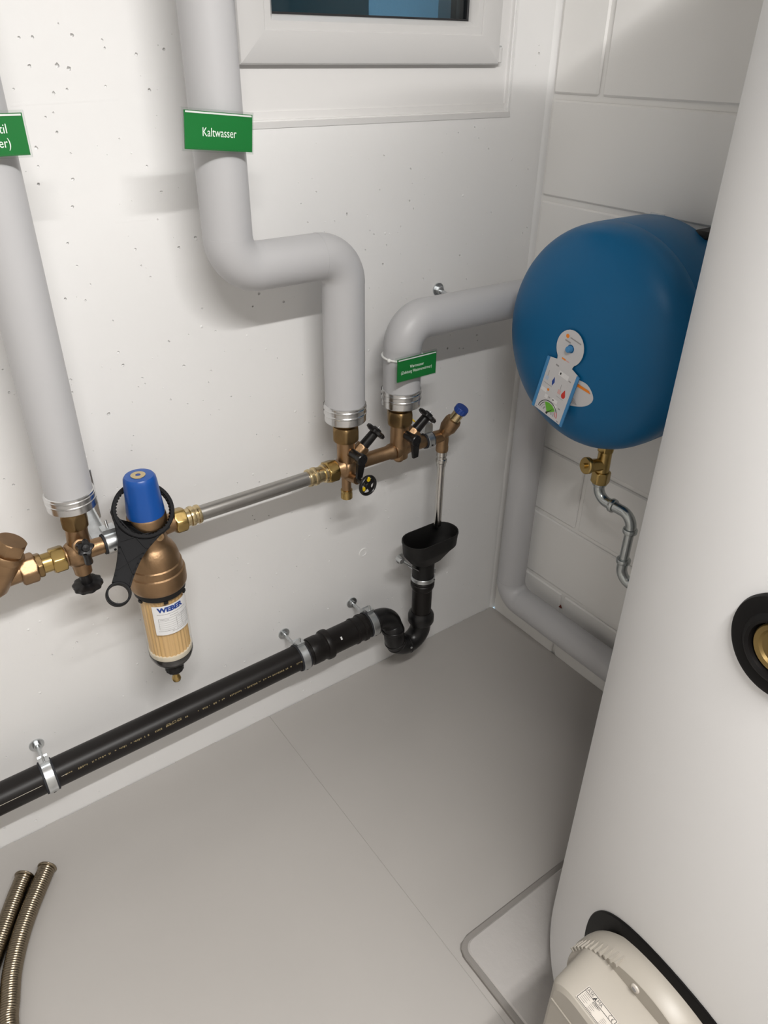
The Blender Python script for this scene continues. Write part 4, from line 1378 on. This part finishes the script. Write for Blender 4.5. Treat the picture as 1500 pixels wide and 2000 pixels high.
dp = thing('drain_pipe', (-1.0, DY, 0.205), 'long black plastic drain pipe sloping along the foot of the concrete wall', 'drain pipe')
xs = [-2.65, -0.700]
MB().cyl((xs[0], DY, dz(xs[0])), (xs[1], DY, dz(xs[1])), 0.0312, seg=48).build('pipe', 'black_pipe', dp)
da = V(1, 0, 0.0175).normalized()
pc = V(-0.712, DY, dz(-0.712))
MB().lathe(pc, da, [(0.0300, 0.0), (0.0335, 0.001), (0.0345, 0.004), (0.0345, 0.028), (0.0335, 0.030), (0.0335, 0.040), (0.0375, 0.042), (0.0385, 0.046), (0.0385, 0.054), (0.0375, 0.057), (0.0335, 0.058), (0.0325, 0.060), (0.0325, 0.128), (0.0345, 0.129), (0.0345, 0.134), (0.0325, 0.135), (0.0325, 0.150), (0.0355, 0.152), (0.0355, 0.160), (0.0325, 0.162), (0.0310, 0.200)], 48).build('coupling', 'black_pipe', dp, angle=30)
# printed line on the pipe: small golden dashes and boxes
g = MB()
pa = math.radians(205)


def pp(x, ang):
    return V(x, DY + 0.0315 * math.cos(ang), dz(x) + 0.0315 * math.sin(ang))


x = -1.30
while x < -0.745:
    l_ = rng.uniform(0.0012, 0.0042)
    if rng.random() < 0.80:
        a0, a1 = math.radians(154), math.radians(154 + rng.choice((4, 6, 7)))
        g.add([pp(x, a0), pp(x + l_ * 0.8, a0), pp(x + l_ * 0.8, a1), pp(x, a1)], [(0, 1, 2, 3)])
    x += l_ + 0.0008 + (0.008 if rng.random() < 0.12 else 0)
for x in (-1.085, -1.072, -1.060):
    for da_, db_, e0, e1 in ((0, 0.008, 150, 151.5), (0, 0.008, 158, 159.5), (0, 0.0012, 150, 159.5), (0.0068, 0.008, 150, 159.5)):
        g.add([pp(x + da_, math.radians(e0)), pp(x + db_, math.radians(e0)), pp(x + db_, math.radians(e1)), pp(x + da_, math.radians(e1))], [(0, 1, 2, 3)])
g.build('printed_line', 'ink_gold', dp, smooth=False)['kind'] = 'stuff'
g = MB()
for x0, x1 in ((-1.62, -1.345), (-1.308, -1.296)):
    g.add([pp(x0, math.radians(156)), pp(x1, math.radians(156)), pp(x1, math.radians(157.2)), pp(x0, math.radians(157.2))], [(0, 1, 2, 3)])
g.build('printed_stripe', 'cream', dp, smooth=False)
MB().obox(pp(-0.6335, math.radians(140)) + V(0, -0.002, 0.003), (1, 0, 0), V(0, -0.6, -0.7).normalized(), V(0, -0.7, 0.6).normalized(), 0.002, 0.004, 0.0006).build('white_mark', 'sign_white', dp)

# --- trap
TX, TXL, TYC, TZ = -0.372, -0.4600, -0.098, 0.176
tr = thing('siphon_trap', (-0.415, TYC, 0.10), 'black S-shaped siphon trap joining funnel pipe and drain', 'siphon trap')
rt = 0.0275
rU = (TX - TXL) / 2
path = [(TX, TYC, 0.215), (TX, TYC, TZ)]
path += arc((TX - rU, TYC, TZ), (1, 0, 0), (0, 0, -1), rU, 0, PI, 16)[1:]
zt = dz(-0.52)
cz_ = zt - 0.045
path += [(TXL, TYC * 0.6 + DY * 0.4, cz_)]
path += [V(q.x, DY, q.z) for q in arc((TXL - 0.045, DY, cz_), (1, 0, 0), (0, 0, 1), 0.045, 0.15, PI / 2, 10)]
path += [(-0.530, DY, zt - 0.0005)]
MB().tube(path, rt, 36).build('bent_tube', 'black_plastic', tr, angle=50)
g = MB()
g.lathe((TX, TYC, 0.190), (0, 0, 1), [(0.027, -0.004), (0.0335, 0.0), (0.0352, 0.004), (0.0352, 0.020), (0.0335, 0.026), (0.0305, 0.030), (0.0275, 0.036)], 40)
g.build('inlet_socket', 'black_plastic', tr, angle=30)
g = MB()
g.ring((TX - rU, TYC, TZ - rU), (1, 0, 0), 0.0270, 0.0288, 0.004, 36)
a1 = math.radians(200)
for aa in (0.35, 0.62):
    cc = V(TXL + rU - rU * math.cos(aa), TYC, TZ - rU * math.sin(aa) + 0.0)
    g.ring(cc, (math.sin(aa), 0, -math.cos(aa)), 0.0270, 0.0292, 0.0035, 36)
g.ring((TXL, (TYC + DY) / 2, (TZ + cz_) / 2 + 0.006), (0, 0.1, 1), 0.0270, 0.0305, 0.008, 36)
g.build('moulded_rings', 'black_plastic', tr)
MB().lathe((-0.514, DY, zt), (-1, 0, 0), [(0.0275, 0.0), (0.0335, 0.001), (0.0345, 0.003), (0.0345, 0.007), (0.0325, 0.009), (0.031, 0.012)], 40).build('outlet_socket', 'black_plastic', tr, angle=30)
MB().lathe((TX - rU - 0.006, TYC - 0.0272, TZ - rU + 0.006), (0, -1, 0.1), [(0.0035, 0), (0.003, 0.0012), (0, 0.0012)], 14).build('drain_screw', 'zinc', tr)

# --- stand pipe
sd = thing('stand_pipe', (TX, TYC, 0.214), 'short black vertical pipe between funnel and siphon trap', 'pipe')
MB().lathe((TX, TYC, 0), (0, 0, 1), [(0.0, 0.206), (0.0262, 0.206), (0.0262, 0.300), (0.0275, 0.302), (0.0290, 0.306), (0.0290, 0.326), (0.0262, 0.330), (0.0262, 0.335)], 40).build('tube', 'black_pipe', sd, angle=30)
MB().lathe((TX, TYC, 0), (0, 0, 1), [(0.0262, 0.310), (0.0308, 0.311), (0.0312, 0.313), (0.0312, 0.320), (0.0290, 0.322)], 40).build('rim_ring', 'black_pipe', sd, angle=30)

# --- oval funnel
fu = thing('drain_funnel', (TX, -0.118, 0.335), 'black oval drain funnel catching the safety valve tube', 'funnel')
FCX, FCY, FRZ = -0.3775, -0.126, 0.484


def stadium(cx, cy, hl, r, n_=12):
    q = []
    for k in range(n_ + 1):
        a = -PI / 2 + PI * k / n_
        q.append((cx + hl + r * math.cos(a), cy + r * math.sin(a)))
    for k in range(n_ + 1):
        a = PI / 2 + PI * k / n_
        q.append((cx - hl + r * math.cos(a), cy + r * math.sin(a)))
    return q


g = MB()
lv = [(stadium(FCX, FCY, 0.0385, 0.0400), FRZ), (stadium(FCX, FCY, 0.0385, 0.0405), FRZ - 0.004), (stadium(FCX, FCY, 0.0380, 0.0392), FRZ - 0.010), (stadium(FCX, FCY, 0.0372, 0.0378), FRZ - 0.036),
      (stadium(FCX - 0.002, FCY + 0.004, 0.0330, 0.0355), FRZ - 0.046), (stadium(TX - 0.004, -0.110, 0.015, 0.0315), FRZ - 0.078), (stadium(TX, TYC, 0.003, 0.0290), FRZ - 0.094), (stadium(TX, TYC, 0.0005, 0.0283), FRZ - 0.100), (stadium(TX, TYC, 0.0005, 0.0280), 0.326)]
inner = [(stadium(TX, TYC, 0.0005, 0.0205), FRZ - 0.100), (stadium(TX - 0.003, -0.110, 0.014, 0.0270), FRZ - 0.076), (stadium(FCX - 0.002, FCY + 0.004, 0.0320, 0.0325), FRZ - 0.044), (stadium(FCX, FCY, 0.0372, 0.0350), FRZ - 0.034), (stadium(FCX, FCY, 0.0385, 0.0368), FRZ - 0.002), (stadium(FCX, FCY, 0.0385, 0.0378), FRZ)]
allr = lv + inner
n = len(lv[0][0])
for q, z in allr:
    g.v += [V(a, b, z) for a, b in q]
for j in range(len(allr)):
    j2 = (j + 1) % len(allr)
    if j == len(lv) - 1:
        continue
    for i in range(n):
        g.f.append((j * n + i, j * n + (i + 1) % n, j2 * n + (i + 1) % n, j2 * n + i))
g.f.append(tuple(len(lv) * n + i for i in range(n)))
g.build('bowl', 'black_matte', fu, angle=35)

root = thing('pipe_clamp', (TX, 0.0, 0.340), 'zinc clamp band around the neck of the black funnel', 'pipe clamp')
b = MB().ring((TX, TYC, 0.338), (0, 0, 1), 0.0290, 0.0312, 0.012, 44, 0.0006).build('band', 'zinc', root)
MB().cyl((TX, TYC + 0.030, 0.338), (TX, 0.0, 0.338), 0.0042, seg=14).build('threaded_rod', 'zinc', root)
g = MB()
hdisc(g, (TX, 0, 0.338), (0, -1, 0), 0.0150, 0.0025)
g.build('wall_flange', 'zinc', root)
MB().obox((TX + 0.0335, TYC + 0.002, 0.344), (1, 0, 0), (0, 1, 0), (0, 0, 1), 0.0035, 0.008, 0.007).build('lug', 'zinc', b)
MB().cyl((TX + 0.016, TYC - 0.0275, 0.337), (TX + 0.0165, TYC - 0.0284, 0.337), 0.0022, seg=12).build('band_hole', 'black_matte', b)
g = MB()
g.obox((-0.4275, -0.112, 0.402), V(0.72, 0.12, -0.69).normalized(), V(-0.12, 0.99, 0.05).normalized(), V(0.69, 0, 0.72).normalized(), 0.040, 0.006, 0.001)
g.build('support_strap', 'zinc', b)
MB().hexn((-0.4600, -0.104, 0.436), (-0.4600, -0.122, 0.436), 0.0080, 0.0015).build('nut', 'zinc', b)

# ================================================================== blue expansion vessel on the block wall
VY, VZ, VR = -0.406, 1.0265, 0.2156
VXR, VE, VN, VXB, VEB = -0.2044, 0.0948, 2.56, -0.0911, 0.050


def dome_x(r):
    k = min(1.0, r / VR)
    return VXR - VE * (1 - k ** VN) ** (1 / VN)


ves = thing('expansion_vessel', (-0.14, VY, VZ - VR), 'large round blue expansion vessel fixed to the block wall in the corner', 'expansion vessel')
prof = []
for k in range(25):
    a = (k / 24) * PI / 2
    r = VR * math.sin(a) ** (2 / VN)
    prof.append((r, -(VXR - VE * max(0.0, math.cos(a)) ** (2 / VN))))
prof = [(0.0, -(VXR - VE))] + [p for p in prof if p[0] > 0.004]
# small dimple round the valve
prof2 = []
for r, h in prof:
    d = 0.008 * math.exp(-(r / 0.016) ** 2)
    prof2.append((r, h - d))
extra = []
for r in (0.006, 0.010, 0.014, 0.018, 0.024, 0.03):
    extra.append((r, -dome_x(r) - 0.008 * math.exp(-(r / 0.016) ** 2)))
prof2 = [prof2[0]] + extra + [p for p in prof2 if p[0] > 0.032]
mb = MB().lathe((0, VY, VZ), (-1, 0, 0), prof2 + [(VR, -VXR), (VR * 0.9985, -VXR - 0.002)], 96)
mb.build('front_shell', 'blue_paint', ves, angle=60)
rear = [(VR * 0.9985, -VXR - 0.0015), (VR * 1.002, -VXR - 0.004), (VR * 1.002, -VXB)]
for k in range(1, 9):
    a = k / 8 * PI / 2
    rear.append((VR * math.cos(a) ** 0.8 if k < 8 else 0.0, -(VXB + VEB * math.sin(a))))
MB().lathe((0, VY, VZ), (-1, 0, 0), rear, 96).build('rear_shell', 'blue_paint', ves, angle=60)
MB().lathe((dome_x(0) + 0.009, VY, VZ), (-1, 0, 0), [(0.0062, 0), (0.0062, 0.010), (0.0055, 0.0125), (0, 0.0130)], 24).build('valve_cap', 'blue_edge', ves)
g = MB()
for yy in (VY - 0.075, VY + 0.075):
    g.box((-0.075, yy - 0.016, VZ + 0.155), (0.0, yy + 0.016, VZ + 0.159))
    g.box((-0.004, yy - 0.016, VZ + 0.10), (0.0, yy + 0.016, VZ + 0.20))
g.build('wall_bracket', 'zinc', ves)
g = MB()
g.cbox((-0.10, VY - 0.105, VZ + VR * 0.86), (-0.045, VY - 0.070, VZ + VR * 0.945), 0.006)
g.build('mounting_lug', 'black_matte', ves)
MB().cyl((-0.15, -0.420, VZ - VR - 0.006), (-0.15, -0.420, VZ - VR + 0.02), 0.0165).build('outlet_stub', 'blue_paint', ves)

# printed sticker on the dome


def domep(y, z, off=0.0006):
    r = math.hypot(y - VY, z - VZ)
    return V(dome_x(r) - off, y, z)


g = MB()
out = []
cy_, cz2 = -0.438, 0.945
tri = [(-0.424, 0.975), (-0.458, 0.972), (-0.474, 0.948), (-0.455, 0.926), (-0.410, 0.915), (-0.396, 0.93)]
rim = smoothpath([V(a, b, 0) for a, b in tri + tri[:1]], 6)[:-1]
n = len(rim)
for s_ in (0.0, 0.33, 0.66, 1.0):
    for q in rim:
        g.v.append(domep(cy_ + (q.x - cy_) * s_, cz2 + (q.y - cz2) * s_))
for j in range(3):
    for i in range(n):
        g.f.append((j * n + i, j * n + (i + 1) % n, (j + 1) * n + (i + 1) % n, (j + 1) * n + i))
stk = g.build('dome_sticker', 'tag_card_shaded', ves)
stk['label'] = 'white rounded sticker with orange stripe'


def dome_quad(pts_, name, m_, off=0.0012):
    g_ = MB()
    g_.v += [domep(a, b, off) for a, b in pts_]
    g_.f.append(tuple(range(len(pts_))))
    return g_.build(name, m_, ves, smooth=False)


dome_quad([(-0.418, 0.9695), (-0.437, 0.9675), (-0.4635, 0.9615), (-0.4675, 0.9555), (-0.437, 0.9610), (-0.416, 0.9630)], 'orange_stripe', 'ink_orange', 0.0012)
for k in range(5):
    z = 0.9350 - 0.0026 * k
    dome_quad([(-0.4185, z), (-0.432 - 0.0014 * k, z - 0.001), (-0.432 - 0.0014 * k, z - 0.0020), (-0.4185, z - 0.0010)], 'small_print', 'ink_grey')

# hanging information tag, threaded over the valve cap
tagt = thing('information_tag', (-0.306, VY, 0.88), 'white printed information tag hanging from the front of the blue vessel', 'tag')
TXX = dome_x(0) - 0.0036
te = V(0, 0.22, -0.975).normalized()     # down along the tag
tw = V(0, -0.975, -0.22).normalized()    # to the right as seen from the front
tc0 = V(TXX, VY - 0.004, VZ + 0.003)
W2 = 0.0375


def TP(a, b, off=0.0):
    return tc0 + tw * a + te * b + V(-off, 0, 0)


poly = []
for k in range(25):
    a = math.radians(-62 + 304 * k / 24)
    poly.append((0.0335 * math.cos(a) * 0.98, -0.0350 * math.sin(a)))
# circle starts at lower right going up over the top to lower left
poly = [(x, y) for x, y in poly]
outline = [(W2, 0.0385), (0.0195, 0.0335)] + poly[1:-1] + [(-0.0195, 0.0335), (-W2, 0.0385), (-W2, 0.152), (W2, 0.152)]
g = MB()
nO = len(outline)
g.v += [TP(a, b, 0.0) for a, b in outline] + [TP(a, b, 0.0009) for a, b in outline]
g.f += [tuple(range(nO)), tuple(range(2 * nO - 1, nO - 1, -1))] + [(i, (i + 1) % nO, nO + (i + 1) % nO, nO + i) for i in range(nO)]
g.build('card', 'tag_card_shaded', tagt, smooth=False)
for s_ in (-1, 1):
    MB().add([TP(s_ * (W2 - 0.0012), 0.0385, -0.0004), TP(s_ * (W2 + 0.0052), 0.0395, -0.0004), TP(s_ * (W2 + 0.0052), 0.153, -0.0004), TP(s_ * (W2 - 0.0012), 0.153, -0.0004),
              TP(s_ * (W2 - 0.0012), 0.0385, 0.0022), TP(s_ * (W2 + 0.0052), 0.0395, 0.0022), TP(s_ * (W2 + 0.0052), 0.153, 0.0022), TP(s_ * (W2 - 0.0012), 0.153, 0.0022)],
             [(0, 1, 2, 3), (4, 5, 6, 7), (0, 1, 5, 4), (1, 2, 6, 5), (2, 3, 7, 6), (3, 0, 4, 7)]).build('blue_sleeve_edge', 'blue_edge', tagt, smooth=False)


def tpoly(q, name, m_, off=0.0012):
    g_ = MB()
    g_.v += [TP(a, b, off) for a, b in q]
    g_.f.append(tuple(range(len(q))))
    return g_.build(name, m_, tagt, smooth=False)


def tcirc(cx, cy, r, a0=0, a1=2 * PI, n_=20):
    return [(cx + r * math.cos(a0 + (a1 - a0) * k / n_), cy + r * math.sin(a0 + (a1 - a0) * k / n_)) for k in range(n_ + (0 if a1 - a0 > 6.2 else 1))]


def trect(x0, y0, x1, y1):
    return [(x0, y0), (x1, y0), (x1, y1), (x0, y1)]


tpoly(tcirc(0.002, 0.000, 0.0082), 'valve_opening', 'blue_paint', 0.0011)
MB().lathe(TP(0.002, 0.000, 0.0005), (-1, 0, 0), [(0.0062, 0), (0.0062, 0.008), (0.0050, 0.0098), (0, 0.0102)], 24).build('valve_cap_in_tag', 'blue_edge', tagt)
tpoly(tcirc(-0.0135, -0.0190, 0.0040), 'orange_dot', 'ink_orange')
for q in (trect(-0.0065, -0.0205, 0.021, -0.0182), trect(-0.016, -0.0115, -0.002, -0.0085)):
    tpoly(q, 'small_print', 'ink_grey')
tpoly(trect(-0.010, 0.0240, 0.000, 0.0270), 'small_print', 'ink_orange')
tpoly(trect(0.001, 0.0242, 0.009, 0.0266), 'small_print', 'ink_pink')
tpoly(trect(-0.018, 0.0430, -0.010, 0.0460), 'small_print', 'ink_grey')
tpoly(trect(-0.005, 0.0500, 0.020, 0.0600), 'blank_field', 'tag_field')
tpoly(trect(-0.002, 0.0530, 0.001, 0.0575), 'small_print', 'ink_grey')
tpoly(trect(0.022, 0.0570, 0.028, 0.0595), 'small_print', 'ink_grey')
# cold (blue) and hot (red) drop pictograms
tpoly(trect(-0.032, 0.0760, -0.0245, 0.0850), 'vessel_pictogram', 'ink_pale')
tpoly(trect(-0.0285, 0.0640, -0.0275, 0.0760), 'vessel_pictogram', 'ink_grey')
tpoly([(-0.0110, 0.0685), (-0.0075, 0.0790), (-0.0110, 0.0890), (-0.0145, 0.0800)], 'blue_drop', 'ink_blue')
tpoly(trect(-0.032, 0.0910, -0.010, 0.0918), 'small_print', 'ink_grey')
tpoly(trect(0.006, 0.0860, 0.0135, 0.0950), 'vessel_pictogram', 'ink_pink')
tpoly(trect(0.0095, 0.0740, 0.0105, 0.0860), 'vessel_pictogram', 'ink_grey')
tpoly([(0.0215, 0.0795)] + [(0.0215 + 0.0052 * math.cos(t), 0.0925 + 0.0058 * math.sin(t)) for t in [-0.5 + k * (PI + 1.0) / 12 for k in range(13)]], 'red_drop', 'ink_red')
tpoly(trect(0.006, 0.1010, 0.024, 0.1018), 'small_print', 'ink_grey')
tpoly(tcirc(-0.0165, 0.1010, 0.0028), 'orange_dot', 'ink_orange')
for q in (trect(-0.034, 0.1020, -0.019, 0.1095), trect(-0.020, 0.1120, -0.012, 0.1200), trect(0.000, 0.1100, 0.014, 0.1180), trect(0.008, 0.1200, 0.016, 0.1290)):
    tpoly(q, 'blank_field', 'tag_field')
for q in (trect(-0.0105, 0.1130, -0.0055, 0.1155), trect(0.0205, 0.1210, 0.0255, 0.1240), trect(0.001, 0.1125, 0.004, 0.1155), trect(-0.0325, 0.1475, -0.029, 0.1495), trect(0.0255, 0.1475, 0.0315, 0.1495)):
    tpoly(q, 'small_print', 'ink_grey')
# gauge
gc = (-0.002, 0.1465)


def gsector(r0, r1, a0, a1, n_=14):
    o1 = [(gc[0] + r1 * math.cos(a0 + (a1 - a0) * k / n_), gc[1] - r1 * math.sin(a0 + (a1 - a0) * k / n_)) for k in range(n_ + 1)]
    o0 = [(gc[0] + r0 * math.cos(a0 + (a1 - a0) * k / n_), gc[1] - r0 * math.sin(a0 + (a1 - a0) * k / n_)) for k in range(n_ + 1)][::-1]
    return o1 + o0


for q, m_ in ((gsector(0.0245, 0.0262, 0.55, 3.05), 'ink_black'), (gsector(0.0245, 0.0262, 0.08, 0.55), 'ink_red'), (gsector(0.0205, 0.0218, 0.08, 0.6), 'ink_red'), (gsector(0.0205, 0.0218, 2.2, 3.05), 'ink_black'), (gsector(0.0165, 0.0175, 2.2, 3.05), 'ink_grey'), (gsector(0.0165, 0.0175, 0.08, 0.6), 'ink_black'), (gsector(0.010, 0.013, 2.3, 3.0), 'ink_grey'), (gsector(0.010, 0.013, 0.15, 0.6), 'ink_grey')):
    tpoly(q, 'gauge_arc', m_)
tpoly(gsector(0.001, 0.0222, 0.65, 2.15), 'gauge_field', 'ink_green', 0.0014)
tpoly([(gc[0] - 0.0010, gc[1] - 0.0008), (gc[0] + 0.013, gc[1] - 0.0170), (gc[0] + 0.0010, gc[1] + 0.0008)], 'gauge_needle', 'ink_black', 0.0018)
tpoly(tcirc(gc[0], gc[1], 0.0026), 'gauge_hub', 'ink_black', 0.0020)

# --- brass stop valve and galvanised pipe under the vessel
GX = -0.15
bv = thing('vessel_stop_valve', (GX, -0.420, 0.700), 'small brass stop valve under the blue vessel', 'valve')
VB = VZ - VR - 0.006
g = MB()
g.cyl((GX, -0.420, 0.712), (GX, -0.420, VB - 0.026), 0.0155, 0.0145)
g.cyl((GX, -0.420, 0.742), (GX - 0.040, -0.412, 0.748), 0.0135, 0.0145)
g.build('body', 'brass', bv, angle=40)
MB().hexn((GX, -0.420, VB - 0.030), (GX, -0.420, VB - 0.014), 0.0185, 0.002).build('union_nut', 'brass', bv)
MB().hexn((GX, -0.420, VB - 0.013), (GX, -0.420, VB + 0.001), 0.0185, 0.002, rot=0.3).build('union_nut', 'brass', bv)
MB().hexn((GX, -0.420, 0.698), (GX, -0.420, 0.726), 0.0205, 0.003, rot=0.2).build('lower_hexagon', 'brass', bv)
dd = V(-0.040, 0.008, 0.006).normalized()
cp = V(GX - 0.038, -0.4122, 0.7478)
MB().lathe(cp, dd, [(0.0, 0), (0.0175, 0), (0.0185, 0.002), (0.0185, 0.009), (0.0165, 0.011), (0.0, 0.011)], 32).build('side_cap', 'brass', bv, angle=25)
MB().cyl(cp + dd * 0.010, cp + dd * 0.017, 0.0058, seg=16).build('cap_stud', 'brass', bv)

gp = thing('galvanised_pipe', (GX, -0.47, 0.47), 'cranked galvanised steel pipe leading down from the vessel stop valve', 'pipe')
er = 0.030
zt_, zh = 0.700, 0.660
y1_, y2_ = -0.420, -0.519
p1 = [(GX, y1_, 0.706), (GX, y1_, zh + er)] + arc((GX, y1_ - er, zh + er), (0, 1, 0), (0, 0, -1), er, 0, PI / 2, 10)[1:] + [V(GX, y1_ - er - 0.018, zh)]
MB().tube(p1, 0.0118, 28).build('elbow', 'galvanised', gp, angle=50)
p2 = [V(GX, y1_ - er - 0.016, zh), V(GX, y2_ + er, zh)] + arc((GX, y2_ + er, zh - er), (0, 0, 1), (0, -1, 0), er, 0, PI / 2, 10)[1:] + [V(GX, y2_, zh - er - 0.008)]
MB().tube(p2, 0.0118, 28).build('elbow', 'galvanised', gp, angle=50)
MB().cyl((GX, y2_, zh - er), (GX, y2_, 0.540), 0.0102, seg=28).build('straight_piece', 'galvanised', gp)
p3 = [V(GX, y2_, 0.548), V(GX, y2_, 0.500 + er - 0.002)] + arc((GX, y2_ - er, 0.500 + er - 0.002), (0, 1, 0), (0, 0, -1), er, 0, PI / 2, 10)[1:] + [V(GX, y2_ - er - 0.12, 0.498)]
MB().tube(p3, 0.0118, 28).build('elbow', 'galvanised', gp, angle=50)
for c, a in (((GX, y1_, 0.697), (0, 0, 1)), ((GX, y1_ - er - 0.014, zh), (0, 1, 0)), ((GX, y2_, zh - er - 0.006), (0, 0, 1)), ((GX, y2_, 0.545), (0, 0, 1)), ((GX, y2_ - er - 0.02, 0.498), (0, 1, 0))):
    g = MB()
    g.lathe(Vector(c) - Vector(a) * 0.006, a, [(0.0118, 0), (0.0150, 0.001), (0.0158, 0.003), (0.0158, 0.009), (0.0150, 0.011), (0.0118, 0.012)], 30)
    g.build('bead', 'galvanised', gp, angle=35)

# ================================================================== corrugated hoses on the floor
hoses = [([(-1.388, -0.122), (-1.416, -0.160), (-1.441, -0.195), (-1.465, -0.233), (-1.486, -0.273), (-1.502, -0.311), (-1.515, -0.355), (-1.525, -0.39), (-1.540, -0.50), (-1.535, -0.70), (-1.56, -0.95)], 'corrugated stainless steel hose on the floor, the right one of two'),
         ([(-1.432, -0.115), (-1.452, -0.144), (-1.473, -0.177), (-1.496, -0.214), (-1.522, -0.256), (-1.548, -0.305), (-1.572, -0.37), (-1.592, -0.45), (-1.605, -0.60), (-1.60, -0.80), (-1.63, -1.0)], 'corrugated stainless steel hose on the floor, nearest the left picture edge')]
for pts_, lbl in hoses:
    root = thing('corrugated_hose', (pts_[0][0], pts_[0][1], 0.0), lbl, 'hose', 'corrugated hoses on the floor')
    rh = 0.0178
    base = smoothpath([V(a, b, rh + 0.0012) for a, b in pts_], 12)
    # resample finely
    acc = [0.0]
    for i in range(1, len(base)):
        acc.append(acc[-1] + (base[i] - base[i - 1]).length)
    step = 0.0010
    fine, d, i = [], 0.0, 0
    while d < acc[-1]:
        while acc[i + 1] < d:
            i += 1
        t = (d - acc[i]) / (acc[i + 1] - acc[i])
        fine.append(base[i].lerp(base[i + 1], t))
        d += step
    pitch = 0.0046
    MB().tube(fine, rh, 26, rfun=lambda k: rh - 0.0008 + 0.0009 * math.cos(2 * PI * k * step / pitch)).build('corrugated_tube', 'hose_steel', root, angle=80)
    dr = (fine[0] - fine[8]).normalized()
    MB().lathe(fine[0] - dr * 0.003, dr, [(0.0165, 0), (0.0190, 0.0015), (0.0202, 0.0035), (0.0198, 0.0050), (0.0160, 0.0052), (0.0145, 0.0040)], 36).build('flared_end', 'hose_steel', root, angle=40)

for o in list(bpy.data.objects):
    if o.type == 'EMPTY' and o.name != 'window_1':
        pass
print('objects', len(bpy.data.objects), 'tris', sum(sum(len(p.vertices) - 2 for p in o.data.polygons) for o in bpy.data.objects if o.type == 'MESH'))
